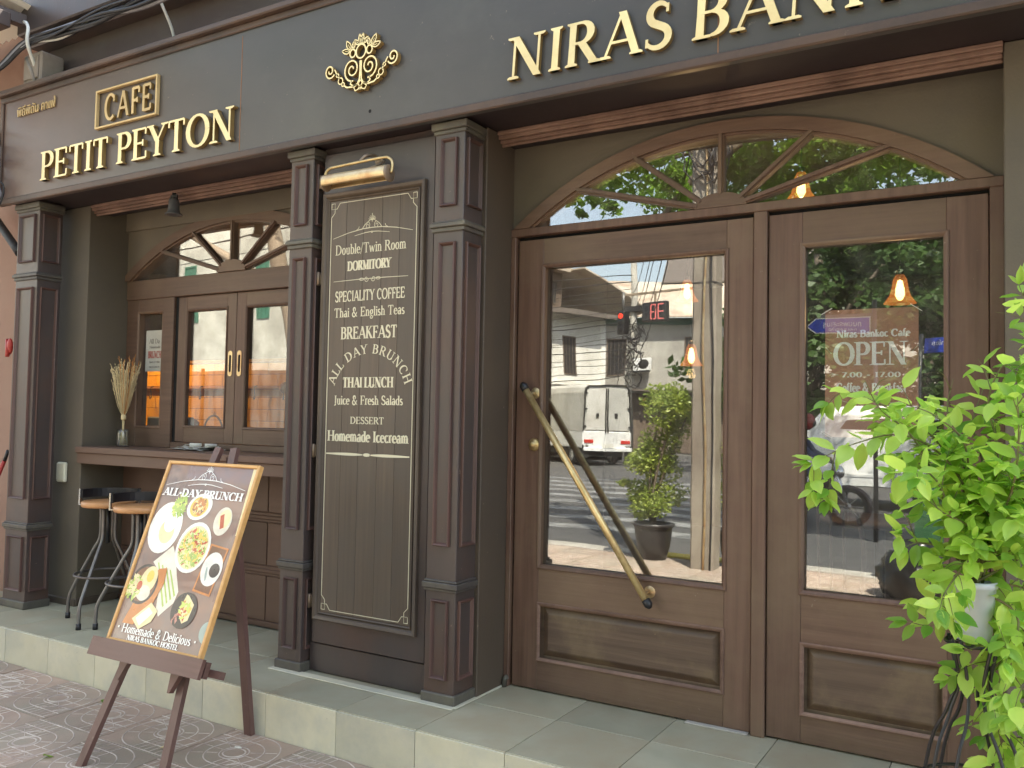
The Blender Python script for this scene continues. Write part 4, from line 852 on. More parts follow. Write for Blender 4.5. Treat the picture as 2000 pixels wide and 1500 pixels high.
# vase with dried grass ------------------------------------------------
vz = thing('flower_vase', 'small dark glass vase at the left end of the window counter', 'vase', (-5.15, .01, 1.045))
MB().lathe([(0, 0), (.040, 0), (.042, .01), (.040, .09), (.036, .115), (.0335, .115), (.036, .09), (.036, .012), (0, .01)], n=20).build('glass_body', 'glass_clear', vz)
dg = thing('dried_grass', 'tall sheaf of dried straw-coloured grass with one orange head in the vase', 'dried flowers', (-5.15, .01, 1.055))
rr = random.Random(11)
for kk, (mt, n_, nm) in enumerate((('straw', 70, 'stalk'), ('straw_orange', 9, 'orange_stalk'))):
    mb = MB(); hb = MB()
    for i in range(n_):
        a = rr.uniform(0, 2*PI); sp_ = rr.uniform(.15, 1)**.7; b = rr.uniform(0, .024)
        tx = .115*sp_*math.cos(a) if kk == 0 else rr.uniform(.02, .10); ty = .09*sp_*math.sin(a); h = rr.uniform(.40, .56) if kk == 0 else rr.uniform(.5, .60)
        p0 = (b*math.cos(a), b*math.sin(a), .0); p1 = (b*.3*math.cos(a+2), b*.3*math.sin(a+2), .16); p2 = (tx*.5, ty*.5, h*.62); p3 = (tx, ty, h)
        pts = bez([p0, p1, p2, p3], 3); mb.tube(pts, .0014, 4, caps=False)
        d = (pts[-1]-pts[-3]).normalized()
        for q in range(9):
            c = pts[-1]-d*(q*.011)+Vector((rr.uniform(-1, 1), rr.uniform(-1, 1), rr.uniform(-.4, 1)))*.0045
            e = d*.014+Vector((rr.uniform(-1, 1), rr.uniform(-1, 1), rr.uniform(-.2, .6)))*.008; sd_ = e.cross(Vector((0, 1, .1))).normalized()*.003
            hb.add([c, c+e*.5+sd_, c+e, c+e*.5-sd_], [(0, 1, 2, 3)])
    a_ = mb.build(nm, mt, dg); a_['kind'] = 'stuff'; b_ = hb.build('seed_heads', mt, dg); b_['kind'] = 'stuff'
mb = MB(); mb.lathe([(.014, .17), (.0165, .175), (.0165, .195), (.014, .20)], n=12); mb.build('binding', 'straw', dg)
# folded paper on the counter
mb = MB(); rr = random.Random(5); N = 9
for lay in range(3):
    vs = [(-.16+lay*.035+.30*i/N*(1-.1*lay), -.09+.03*lay+.17*j/4, .004+.006*lay+.018*lay*math.sin(i*.9+j)*.5+rr.uniform(0, .006)) for i in range(N+1) for j in range(5)]
    k = len(mb.v); fs = [(i*5+j, i*5+j+1, i*5+6+j, i*5+5+j) for i in range(N) for j in range(4)]; mb.add(vs, fs)
for x in (-.02, .12): mb.tube([(x, -.03, .03), (x+.05, .02, .034)], [.015, .010], 7)
pp = mb.build('folded_paper', 'paper', None, (-4.45, .03, 1.046)); tag(pp, 'crumpled off-white paper lying on the counter under the sliding window', 'paper')

# easel with poster ----------------------------------------------------
TH = .372; B0 = Vector((-3.425, -1.232, .262)); WB, LB = .588, .822
UP = Vector((0, math.sin(TH), math.cos(TH))); NF = Vector((0, -math.cos(TH), math.sin(TH))); HX = Vector((1, .02, 0)).normalized()
def E_(u, v, w): return B0+HX*u+UP*v+NF*w
ez = thing('easel', 'dark brown wooden easel standing on the pavement against the step', 'easel', (-3.13, -1.1, ZP))
def eb(name, a, b, w, h, m, up=NF, parent=ez):
    t = parent.location if parent is ez else Vector((0, 0, 0)); return MB().bar(a-ez.location, b-ez.location, w, h, up=up).build(name, m, parent)
vf = -(B0.z-ZP)/math.cos(TH)
eb('leg', E_(.055, vf+.005, -.028), E_(.235, .93, -.028), .040, .022, 'easel_wood')
eb('leg', E_(.545, vf+.005, -.028), E_(.335, .93, -.028), .040, .022, 'easel_wood')
eb('rear_leg', Vector((-3.065, -.748, ZP)), E_(.29, .90, -.06), .045, .024, 'easel_wood', up=Vector((0, -1, .3)))
eb('ledge', E_(-.055, -.012, .012), E_(.635, -.012, .012), .024, .064, 'easel_wood_x', up=UP)
eb('lip', E_(-.055, -.012, .040), E_(.635, -.012, .040), .018, .078, 'easel_wood_x', up=UP)
eb('crossbar', E_(.10, -.02, -.05), E_(.66, -.02, -.05), .03, .03, 'easel_wood_x', up=UP)
for u in (.135, .455):
    MB().prism([(0, 0), (.05, 0), (.012, -.075), (0, -.075)], -.012, .012).build('corner_brace', 'easel_wood_x', ez, tuple(E_(u, -.05, .012)-ez.location), (-TH*.6, 0, 0))
# the poster board (its own thing, rests on the ledge)
pb = thing('poster_board', 'all-day brunch food poster in an orange oak frame leaning on the easel', 'poster board', tuple(E_(0, .02, 0)))
MR = Matrix((HX, UP, NF)).transposed()
pb.rotation_euler = MR.to_euler()
def PBx(mb): return mb
fw_ = .015
mbf = MB()
mbf.box(0, fw_, 0, LB, 0, .028, 0, .003).box(WB-fw_, WB, 0, LB, 0, .028, 0, .003).box(fw_, WB-fw_, LB-fw_, LB, 0, .028, 0, .003).box(fw_, WB-fw_, 0, fw_, 0, .028, 0, .003)
mbf.build('frame', 'frame_oak', pb)
mat('print_bg', (.20, .115, .09), (.25, .145, .11), (3, .8, 3), .26, 0, c3=(.15, .13, .135), big=2.2, wear=.48, coat=.8)
MB().box(fw_, WB-fw_, fw_, LB-fw_, .004, .018).build('print', 'print_bg', pb)
for nm, c in (('p_white', (.86, .86, .80)), ('p_cream', (.85, .74, .42)), ('p_yolk', (.85, .6, .12)), ('p_green', (.25, .45, .06)), ('p_lime', (.62, .72, .16)), ('p_red', (.5, .09, .04)), ('p_orange', (.62, .24, .07)), ('p_dark', (.035, .03, .035)), ('p_brown', (.2, .09, .05)), ('p_teal', (.35, .45, .42)), ('p_ivory', (.78, .74, .62)), ('p_rose', (.55, .25, .2)), ('p_leafg', (.40, .55, .12))):
    mat(nm, c, tuple(x*.8 for x in c), (30, 30, 30), .28, 0, rv=.05, coat=.5)
lay = [0]
def pr(name, pts, m, z=None):
    """flat printed shape; (u, v) as fractions of the board"""
    lay[0] += 1; z0 = .0182+lay[0]*.00006; n = len(pts)
    mb = MB().add([(p[0]*WB, p[1]*LB, z0) for p in pts], [tuple(range(n))]); return mb.build(name, m, pb)
def ell(cx, cy, rx, ry, rot=0, n=26, k=0):
    return [(cx+(rx*math.cos(t)*math.cos(rot)-ry*math.sin(t)*math.sin(rot))/WB, cy+(rx*math.cos(t)*math.sin(rot)+ry*math.sin(t)*math.cos(rot))/LB) for t in [2*PI*i/n for i in range(n)]]
rr = random.Random(21)
def scatter(cx, cy, r, ms, n, s, name='printed_food', asp=1.25):
    for m in ms:
        lay[0] += 1; mb = MB()
        for i in range(n):
            a = rr.uniform(0, 2*PI); q = r*math.sqrt(rr.random()); x = cx*WB+q*math.cos(a); y = cy*LB+q*math.sin(a)*asp
            a2 = rr.uniform(0, PI); l = s*rr.uniform(.6, 1.5); w_ = l*rr.uniform(.2, .55); ca, sa = math.cos(a2), math.sin(a2); z0 = .0182+lay[0]*.00006+i*1.5e-6
            mb.add([(x-l*ca, y-l*sa, z0), (x+w_*sa, y-w_*ca, z0), (x+l*ca, y+l*sa, z0), (x-w_*sa, y+w_*ca, z0)], [(0, 1, 2, 3)])
        mb.build(name, m, pb)['kind'] = 'stuff'
pr('printed_light_edge', [(.93, .98), (.974, .98), (.974, .62), (.955, .62)], 'p_cream')
pr('printed_napkin', [(.205, .432), (.36, .53), (.43, .47), (.50, .38), (.571, .301), (.56, .24), (.50, .20), (.45, .162), (.40, .20), (.37, .28), (.33, .36), (.27, .40)], 'p_ivory')
for q in range(4): pr('printed_stripe', [(.26+q*.05, .43-q*.01), (.27+q*.05, .435-q*.01), (.47+q*.027, .22+q*.02), (.46+q*.027, .21+q*.02)], 'p_leafg')
pr('printed_plate', ell(.205, .622, .102, .118), 'p_white'); pr('printed_plate', ell(.20, .62, .078, .092), 'print_white')
pr('printed_food', ell(.235, .60, .048, .055, .4), 'p_cream'); pr('printed_food', ell(.245, .645, .036, .04, .4), 'print_white')
scatter(.285, .745, .040, ('p_green', 'p_lime', 'p_leafg'), 26, .016)
pr('printed_bowl', ell(.50, .752, .076, .060, .2), 'p_white'); pr('printed_bowl', ell(.495, .752, .055, .046, .2), 'p_yolk'); scatter(.495, .752, .040, ('p_brown', 'p_cream', 'p_orange'), 24, .012, asp=.9)
pr('printed_plate', ell(.787, .687, .052, .063), 'p_ivory'); pr('printed_food', ell(.80, .70, .036, .042), 'p_cream')
pr('printed_food', [(.748, .715), (.783, .728), (.815, .655), (.780, .643)], 'p_red')
pr('printed_tray', [(.747, .566), (.938, .55), (.893, .30), (.706, .316)], 'p_orange'); pr('printed_tray', [(.76, .555), (.92, .542), (.88, .312), (.722, .326)], 'p_brown')
pr('printed_saucer', ell(.83, .437, .060, .072), 'p_white'); pr('printed_coffee', ell(.862, .432, .030, .030), 'p_dark'); pr('printed_spoon', ell(.79, .41, .006, .03, .2), 'p_teal')
pr('printed_plate', ell(.572, .534, .102, .112), 'p_white'); pr('printed_plate', ell(.572, .534, .088, .096), 'p_cream'); scatter(.572, .534, .076, ('p_green', 'p_lime', 'p_cream', 'p_red', 'p_leafg', 'p_yolk'), 40, .013, asp=1.1)
pr('printed_board', [(.30, .40), (.38, .41), (.40, .33), (.34, .19), (.22, .10), (.10, .10), (.16, .24)], 'p_orange')
pr('printed_plate', ell(.185, .31, .088, .088), 'p_dark'); pr('printed_plate', ell(.185, .31, .076, .076), 'p_brown')
pr('printed_egg', ell(.225, .335, .050, .062, -.3), 'p_cream'); pr('printed_egg', ell(.235, .355, .022, .026), 'p_yolk'); pr('printed_food', ell(.215, .265, .042, .034), 'p_ivory')
scatter(.095, .285, .042, ('p_lime', 'p_leafg', 'p_cream'), 30, .014); pr('printed_food', ell(.15, .30, .016, .02), 'p_red')
pr('printed_toast', [(.191, .129), (.34, .225), (.432, .188), (.40, .13), (.293, .082)], 'p_cream'); pr('printed_toast', [(.23, .135), (.33, .20), (.39, .175), (.29, .10)], 'p_white')
pr('printed_plate', ell(.69, .215, .075, .075), 'p_dark'); pr('printed_sandwich', [(.64, .20), (.675, .295), (.70, .29), (.775, .25), (.76, .17), (.71, .15)], 'p_cream'); scatter(.70, .22, .03, ('p_yolk', 'p_red', 'p_lime'), 9, .014); scatter(.62, .17, .018, ('p_rose',), 10, .012)
pr('printed_plate', [(p[0] if p[0] < .974 else .974, p[1]) for p in ell(.985, .13, .045, .045)], 'p_teal')
def ptext(s, u0, u1, v0, h, **k):
    mb = MB(); line_text(s, u0*WB, u1*WB, v0*LB, h, 0, 0, mb=mb, **k)
    lay[0] += 1
    mb.v = [(x, z, .0182+lay[0]*.00006+abs(y)*.5) for x, y, z in mb.v]; mb.build('lettering', 'print_white', pb)
ptext('ALL-DAY BRUNCH', .055, .915, .800, .036, T=.26, t=.09, sh=.08)
ptext('Homemade & Delicious', .125, .86, .055, .036, T=.16, t=.08)
ptext('NIRAS BANKOC HOSTEL', .21, .755, .018+.004, .021, T=.26, t=.1)
mb = MB()
def S2(pts, w=.004, taper=False):
    A, B = ribbon2d(pts, [w*(.25+.75*math.sin(PI*(i+.5)/len(pts))) if taper else w for i in range(len(pts))]); n = len(A)
    z0 = .0182+(lay[0]+1)*.00006+len(mb.v)*1e-8
    vs = [(*A[i], z0) for i in range(n)]+[(*B[i], z0) for i in range(n)]; mb.add(vs, [(i, i+1, n+i+1, n+i) for i in range(n-1)])
ornament(S2, .49*WB, .895*LB, .86*WB, 1.0)
for x in (.085, .90): S2(arc(x*WB, .078*LB, .003, .003, 0, 360, 8), .004)
mb.build('printed_ornament', 'print_white', pb)

# plant on its wire stand ----------------------------------------------
PX, PY = -.105, -1.22
stn = thing('plant_stand', 'thin black wire plant stand with a hoop, in front of the right door', 'plant stand', (PX, PY, ZP))
for k in range(4):
    a = PI/4+k*PI/2+.2; c, s_ = math.cos(a), math.sin(a)
    for d in (-.012, .012):
        P_ = [(c*.058-s_*d, s_*.058+c*d, .965), (c*.036-s_*d, s_*.036+c*d, .86), (c*.055-s_*d*2, s_*.055+c*d*2, .78), (c*.112-s_*d*2.4, s_*.112+c*d*2.4, .62), (c*.20-s_*d*2.5, s_*.20+c*d*2.5, .0)]
        MB().tube(bez(P_, 5), .0042, 6).build('leg', 'black', stn)
for r, z in ((.0600, .955), (.116, .62), (.176, .2)):
    MB().tube([(r*math.cos(2*PI*i/32), r*math.sin(2*PI*i/32), z) for i in range(33)], .0042, 6, caps=False).build('hoop', 'black', stn)
MB().tube([(-.06, 0, .955), (.06, 0, .955)], .003, 5).tube([(0, -.06, .955), (0, .06, .955)], .003, 5).build('pot_rest', 'black', stn)
pot = thing('flower_pot', 'small white pot half hidden by leaves on the wire stand', 'plant pot', (PX, PY, ZP+.963))
MB().lathe([(0, 0), (.038, 0), (.041, .01), (.050, .125), (.054, .127), (.054, .142), (.048, .142), (.046, .12), (0, .115)], n=24).build('pot_body', 'pot_white', pot)
MB().lathe([(0, .128), (.047, .119)], n=16).build('soil', 'bark', pot)
BRANCH = [[(-0.073, -1.2, 0.926), (-0.105, -1.22, 1.074), (-0.159, -1.24, 1.196), (-0.26, -1.26, 1.257), (-0.377, -1.28, 1.228), (-0.467, -1.3, 1.179)], [(-0.073, -1.2, 0.926), (-0.128, -1.19, 1.133), (-0.221, -1.18, 1.283), (-0.32, -1.17, 1.335), (-0.41, -1.16, 1.369), (-0.458, -1.15, 1.334)], [(-0.128, -1.2, 1.133), (-0.218, -1.217, 1.219), (-0.311, -1.233, 1.32), (-0.346, -1.25, 1.392)], [(-0.073, -1.2, 0.951), (-0.107, -1.175, 1.095), (-0.142, -1.15, 1.233), (-0.166, -1.125, 1.324), (-0.154, -1.1, 1.404)], [(-0.062, -1.2, 0.952), (-0.051, -1.2, 1.199), (-0.072, -1.2, 1.336), (-0.041, -1.2, 1.43), (-0.007, -1.2, 1.411)], [(-0.041, -1.2, 0.954), (0.003, -1.167, 1.201), (0.042, -1.133, 1.451), (-0.006, -1.1, 1.641)], [(-0.073, -1.2, 0.938), (-0.149, -1.233, 0.972), (-0.213, -1.267, 0.995), (-0.247, -1.3, 0.986)], [(-0.062, -1.2, 0.927), (-0.128, -1.217, 0.848), (-0.194, -1.233, 0.793), (-0.247, -1.25, 0.796)], [(-0.051, -1.2, 0.916), (-0.036, -1.2, 0.771), (-0.074, -1.2, 0.668), (-0.058, -1.2, 0.586), (-0.04, -1.2, 0.481)], [(-0.041, -1.2, 0.917), (0.012, -1.167, 0.771), (0.0, -1.133, 0.578), (-0.017, -1.1, 0.416)], [(-0.062, -1.2, 0.939), (-0.104, -1.25, 1.027), (-0.166, -1.3, 1.076), (-0.217, -1.35, 1.131)], [(-0.051, -1.2, 0.953), (-0.009, -1.1, 1.071), (0.054, -1.0, 1.158)], [(-0.106, -1.2, 1.072), (-0.177, -1.3, 1.149), (-0.261, -1.4, 1.167)], [(-0.073, -1.2, 1.074), (-0.115, -1.233, 1.21), (-0.179, -1.267, 1.302), (-0.244, -1.3, 1.332)], [(-0.051, -1.2, 0.977), (-0.023, -1.25, 1.13), (-0.007, -1.3, 1.287), (-0.017, -1.35, 1.344)], [(-0.051, -1.2, 0.928), (0.002, -1.2, 0.898), (0.063, -1.2, 0.81)], [(-0.057, -1.2, 0.928), (-0.103, -1.267, 0.969), (-0.153, -1.333, 0.901), (-0.164, -1.4, 0.864)], [(-0.051, -1.2, 1.076), (-0.085, -1.15, 1.171), (-0.109, -1.1, 1.286), (-0.088, -1.05, 1.379)], [(-0.046, -1.2, 0.929), (0.045, -1.15, 1.005), (0.12, -1.1, 1.092)], [(-0.041, -1.2, 0.954), (0.065, -1.2, 1.204), (0.117, -1.2, 1.421)], [(-0.041, -1.2, 0.917), (0.063, -1.175, 0.685), (0.083, -1.15, 0.539)], [(-0.051, -1.2, 0.928), (-0.014, -1.25, 0.844), (-0.025, -1.3, 0.736), (0.01, -1.35, 0.686)]]
bush = thing('leafy_shrub', 'bright green leafy shrub arching in front of the right-hand door', 'shrub', (PX, PY, ZP+1.09))
def leaf_mesh(i, l=1.0, w=.42):
    mb = MB(); n = 6; vs = []; fs = []; cur = (.10, .22, .02)[i]; fold = (.16, .10, .22)[i]
    for k in range(n+1):
        t = k/n; ww = w*.5*math.sin(PI*t**(.82))**.85*(1 if k not in (0, n) else 0)+.004; z = -cur*t*t+.04*math.sin(t*9)*t
        vs += [(t*l, -ww, z+ww*fold*2), (t*l, -ww*.5, z+ww*fold*.7), (t*l, 0, z), (t*l, ww*.5, z+ww*fold*.7), (t*l, ww, z+ww*fold*2)]
    for k in range(n):
        for j in range(4): fs.append((5*k+j, 5*k+j+1, 5*k+6+j, 5*k+5+j))
    mb.add(vs, fs, 0, True); o = mb.build('leaf', 'leaf_near'); me = o.data; bpy.data.objects.remove(o); return me
LM = [leaf_mesh(0, w=.52), leaf_mesh(1, w=.56), leaf_mesh(2, w=.46)]
rr = random.Random(42); leaves = []
def put_leaf(p, d, size):
    d = Vector(d).normalized(); upv = Vector((rr.uniform(-.5, .5), rr.uniform(-1.1, .1), 1)).normalized()
    y = upv.cross(d); y = y.normalized() if y.length > .05 else Vector((0, 1, 0)); z = d.cross(y)
    M = Matrix((d, y, z)).transposed().to_4x4(); M = Matrix.Translation(p)@M@Matrix.Diagonal((size, size, size, 1)); leaves.append((M, size))
def leafy(pts, r0, twigs=True, size=.05, step=.030, skip=0.12):
    pts = bez(pts, 6); n = len(pts); MB().tube([p-bush.location for p in pts], [r0*(1-.75*i/(n-1)) for i in range(n)], 6).build('branch', 'stem', bush)
    L_ = 0; nxt = .05; side = rr.uniform(0, PI); total = sum((pts[i+1]-pts[i]).length for i in range(n-1))
    for i in range(n-1):
        d = pts[i+1]-pts[i]; l = d.length; dn = d.normalized()
        while nxt < L_+l:
            p = pts[i]+dn*(nxt-L_); f = nxt/total; side += PI*.55; u = dn.orthogonal().normalized(); u = Matrix.Rotation(side, 3, dn)@u
            if f > skip:
                for s in (1, -1):
                    if rr.random() < .9:
                        dd = (dn*.55+u*s+Vector((0, -.15, -.20))).normalized(); put_leaf(p+u*s*.004, dd, size*rr.uniform(.7, 1.25))
            if twigs and f > .10 and rr.random() < (.62 if p.x > -.08 else .46 if p.x > -.17 else .26):
                e = (dn*.55+u*rr.choice((1, -1))*.9+Vector((rr.uniform(-.2, .2), -.15, rr.uniform(-.25, .4)))).normalized(); ln = rr.uniform(.05, .13)
                leafy([p, p+e*ln*.5+Vector((0, 0, .006)), p+e*ln+Vector((0, 0, -.01))], .0016, False, size*.92, .023, .15)
            nxt += step*rr.uniform(.8, 1.25)
        L_ += l
    for k in range(3):
        a = rr.uniform(0, 2*PI); u = dn.orthogonal().normalized(); u = Matrix.Rotation(a+k*2.1, 3, dn)@u; put_leaf(pts[-1], (dn+u*.6), size*rr.uniform(.5, .9))
for k, b in enumerate(BRANCH):
    b = [Vector(p) for p in b]; b[0] = Vector((PX+rr.uniform(-.02, .02), PY+rr.uniform(-.02, .02), ZP+1.09)); leafy(b, .0038, True, .063)
def keep(p):
    if p.x > .32: return False
    if p.x < -.13 and p.z > 1.375: return False
    if p.x < -.02 and p.z > 1.44: return False
    return p.x > -.02 or p.z > .60 or p.x > -.14
leaves = [(M, s) for M, s in leaves if keep(M.translation)]
def key(t):
    M = t[0]; p = M.translation; d = (p-CAM).length; return -t[1]/d*(1 if p.x < .03 else .4)
leaves.sort(key=key)
binv = Matrix.Translation(-bush.location)
for i, (M, s) in enumerate(leaves[:290]):
    o = bpy.data.objects.new('leaf', LM[i % 3]); COL.objects.link(o); o.parent = bush; o.matrix_local = binv@M
mb = MB()
for i, (M, s) in enumerate(leaves[290:]):
    me = LM[i % 3]; mb.add([binv@M@v.co for v in me.vertices], [tuple(p.vertices) for p in me.polygons], 0, True)
me = bpy.data.meshes.new('leaves'); me.from_pydata(mb.v, [], mb.f); me.materials.append(MATS['leaf_near']); me.polygons.foreach_set('use_smooth', mb.sm); o = link('leaves', me, bush); o['kind'] = 'stuff'

# cables at the top left and brooms at the far left ----------------------
def cable(name, pts, r, m, label, group=None, n=6):
    p0 = Vector(pts[0]); o = MB().tube([p-p0 for p in bez(pts, n)], r, 6).build(name, m, None, tuple(p0)); return tag(o, label, 'cable', group)
cable('power_cable', [(-4.375, -.30, 3.39), (-4.35, -.30, 3.46), (-4.345, -.33, 3.56), (-4.35, -.40, 3.68), (-4.36, -.46, 3.80), (-4.36, -.46, 3.95)], .009, 'cable_white', 'white cable dropping from the beam to the fascia top above the word CAFE')
cable('power_cable', [(-5.62, -.40, 3.38), (-5.58, -.42, 3.50), (-5.52, -.52, 3.64), (-5.52, -.52, 3.74), (-5.58, -.50, 3.80), (-5.64, -.48, 3.83)], .011, 'cable_white', 'thick white cable rising from the left end of the fascia')
rr = random.Random(9)
for k in range(11):
    z = 3.66+rr.uniform(-.03, .03); pts = [(-5.98+rr.uniform(-.12, .12), -.70, 3.26+k*.02), (-5.80+rr.uniform(-.05, .05), -.56, 3.50), (-5.58, -.50, z)]
    for i, x in enumerate((-5.2, -4.8, -4.4, -3.9, -3.3, -2.6)): pts.append((x, -.475+rr.uniform(-.010, .010)-.004*k, 3.665+rr.uniform(-.035, .035)))
    cable('wall_cable', pts, rr.choice((.008, .010, .013)), 'cable_white' if k == 2 else ('cable_gray' if k == 4 else 'cable'),
          ('light grey cable in the black bundle along the eaves beam' if k == 2 else 'mid grey cable in the black bundle along the eaves beam' if k == 4 else 'black cable bundled under the eaves beam at the top left'), 'black cables bundled under the eaves beam' if k not in (2, 4) else None)
for k in range(12):
    a = rr.uniform(0, 6); c = Vector((-5.90+rr.uniform(-.08, .05), -.54+rr.uniform(-.03, .02), 2.80+rr.uniform(-.12, .26)))
    pts = [c+Vector((.09*math.cos(a+i*1.1)*rr.uniform(.6, 1.2), .05*math.sin(i*1.7), .12*math.sin(a+i*1.1)*rr.uniform(.6, 1.3))) for i in range(8)]
    cable('coiled_cable', pts, rr.choice((.004, .006, .008)), rr.choice(('cable', 'cable', 'cable_gray')), 'looped loose cable in the tangle left of the fascia end', 'tangled cables left of the fascia')
cable('drain_pipe', [(-6.35, -.32, 2.75), (-6.0, -.34, 2.48), (-5.80, -.36, 2.33)], .028, 'cable', 'slanting black pipe running behind the left pilaster', n=3)
jb = MB().box(-.10, .10, -.08, .08, -.13, .13, 0, .01).box(-.08, .08, -.09, -.08, -.05, .1, 0, .004).tube([(-.06, -.085, .1), (.02, -.10, .0), (.06, -.085, -.1)], .012).build('junction_box', 'pole_concrete', None, (-5.60, -.36, 3.50)); tag(jb, 'grey weathered junction box behind the white cable at the fascia end', 'junction box')
hb_ = thing('bracket_beam', 'dark steel canopy beam crossing the top left corner', 'beam', (-6.05, -.62, 3.80))
MB().box(-1.2, .42, -.05, .05, -.05, .05, 0, .006).bar((.2, -.6, .10), (.35, .3, .06), .07).bar((-.9, -1.2, .16), (.3, -.2, .06), .06).build('beam', 'cab_dark', hb_)
cn = thing('canopy_sheet', 'pale sunlit corrugated canopy sheet at the top left corner', 'canopy', (-6.6, -1.0, 3.98))
mb = MB(); vs = [(-1.4+i*.04, y, .02*(i % 2)+.02-.12*y) for i in range(60) for y in (-1.2, .75)]; mb.add(vs, [(2*i, 2*i+1, 2*i+3, 2*i+2) for i in range(59)]); mb.add([(x, y, z+.004) for x, y, z in vs], [(2*i, 2*i+1, 2*i+3, 2*i+2) for i in range(59)]); mb.build('sheet', 'white_wall', cn)
br = thing('broom', 'red-topped broom handle leaning on the salmon wall at the left edge', 'broom', (-5.98, -.34, .0))
MB().tube([(-.18, 0, .55), (.035, .02, .93)], .013, 8).build('handle', 'red', br); MB().tube([(.035, .02, .93), (.07, .023, 1.0)], .012, 8).build('grip', 'black', br)
MB().lathe([(.0, -.0), (.05, -.0), (.03, .14), (0, .15)], (-.2, 0, .42), 10).build('bristles', 'straw', br)
mp_ = thing('mop', 'blue-grey mop pole leaning on the left pilaster near the step', 'mop', (-5.95, -.45, 0))
MB().tube([(-.10, -.02, .18), (.05, .0, .60)], .011, 8).build('pole', 'blue_gray', mp_); MB().tube(bez([(.05, 0, .6), (.09, 0, .68), (.05, 0, .72), (.0, 0, .70)], 4), .003, 5).build('hanging_loop', 'teal', mp_)
MB().ball((-.12, -.02, .12), .07, 10, sc=(1, 1, 1.6)).build('mop_head', 'straw', mp_)
hg = MB().ball((0, 0, 0), .05, 10, sc=(.6, .4, 1.2)).tube([(-.03, 0, .05), (.01, -.02, -.07)], .014).build('wall_ornament', 'red', None, (-6.12, -.22, 1.72)); tag(hg, 'small red and orange object hung on the salmon wall at the left edge', 'ornament')
# litter: fallen leaves, cigarette end
for i, (x, y, m, lb) in enumerate(((-3.98, -.86, 'leaf_tree', 'dry curled leaf on the paving close to the step'), (-3.56, -1.40, 'leaf_tree', 'green-black curled leaf on the paving by the easel leg'), (-3.22, -1.08, 'straw', 'yellow fallen leaf between the easel legs'))):
    mb = MB(); me = LM[i]; mb.add([Vector((v.co.x*.06-.03, v.co.y*.06, v.co.z*.09+.012)) for v in me.vertices], [tuple(p.vertices) for p in me.polygons]); o = mb.build('fallen_leaf', m, None, (x, y, ZP), (0, .2, i*1.7)); tag(o, lb, 'leaf', 'fallen leaves on the pavement')
cg = MB().tube([(0, 0, 0), (.028, .012, 0)], .004, 8).build('cigarette_end', 'paper', None, (-2.99, -.90, ZP+.006)); tag(cg, 'white cigarette end on the paving by the rear easel leg', 'cigarette end')

# ================================================================== INSIDE THE CAFE (seen through the glass)
def pendant(loc, label, drop, s=1.0, power=6):
    t = thing('pendant_lamp', label, 'pendant lamp', loc, 0, 'lit pendant lamps inside the cafe')
    MB().tube([(0, 0, .09*s), (0, 0, drop)], .004, 6).build('cord', 'black', t)
    MB().lathe([(.0, .10*s), (.018*s, .10*s), (.020*s, .06*s), (.0, .06*s)], n=14).build('socket', 'dark_metal', t)
    MB().lathe([(.020*s, .075*s), (.034*s, .05*s), (.042*s, .0), (.052*s, -.035*s), (.080*s, -.075*s), (.077*s, -.075*s), (.049*s, -.033*s), (.039*s, .0), (.03*s, .045*s)], n=24).build('lamp_shade', 'shade_glow', t)
    MB().lathe([(0, .05*s), (.012*s, .045*s), (.022*s, .0), (.024*s, -.03*s), (.012*s, -.055*s), (0, -.06*s)], n=14).build('bulb', 'bulb', t)
    ld = bpy.data.lights.new('lamp_light', 'POINT'); ld.energy = power; ld.color = (1, .6, .25); ld.shadow_soft_size = .03
    lo = bpy.data.objects.new('lamp_light', ld); COL.objects.link(lo); lo.parent = t; lo.location = (0, 0, -.13*s)
pendant((-.545, 1.25, 1.99), 'lit amber bell pendant above the OPEN poster behind the right door', .96, 1.0, 2)
pendant((-1.10, 1.5, 2.66), 'lit amber glass pendant seen through the fanlight above the doors', .28, 1.1, 1.5)
pendant((-1.80, 1.55, 2.10), 'lit amber pendant high behind the left door glass beside the reflected pole', .85, .9, 1.5)
pendant((-1.785, 1.6, 1.70), 'lit amber pendant lowest behind the left door glass', 1.25, .9, 1.5)
pendant((-6.9, .95, 2.45), 'added pendant that lights the orange kitchen tiles behind the arched window', .36, .9, 26)  # unseen fitting, put in to brighten the tiled wall
# OPEN poster taped inside the right door
op = thing('open_poster', 'tan paper poster reading OPEN taped behind the right door glass', 'poster', (-.515, .0385, 1.50))
MB().box(-.172, .172, -.001, .001, -.27, .242).build('sheet', 'poster_tan', op)
def otext(s, x0, x1, z0, h, m='letter_white', par=op, y=-.002, **k): line_text(s, x0, x1, z0, h, y, y+.0008, **k).build('lettering', m, par)
otext('Niras Bankoc Cafe', -.128, .142, .130, .028, T=.25, t=.12)
otext('OPEN', -.138, .135, .018, .092, T=.20, t=.075, serif=.12, sh=.04)
otext('7.00 - 17.00', -.11, .11, -.030, .020, T=.18, t=.09)
otext('Coffee & Breakfast', -.128, .128, -.088, .034, T=.26, t=.12)
mb = MB()
def S3(pts, w=.003, taper=False): stroke(mb, pts, w, -.0022, -.0012, taper=taper)
for s in (1, -1):
    for a in (.5, 1.1, -.2): S3([(s*(-.152), .07), (s*(-.152)+.02*math.cos(a+PI/2*s), .07+.025*math.sin(a))], .004, True)
    S3([(s*.155, -.02), (s*.13, -.018), (s*.12, -.02)], .004, True); S3([(s*.15, -.012), (s*.12, -.02), (s*.15, -.028)], .003)
    S3([(s*x, -.125+.006*math.sin(x*60)) for x in [i*.012 for i in range(12)]], .0025)
mb.build('printed_ornament', 'letter_cream', op)
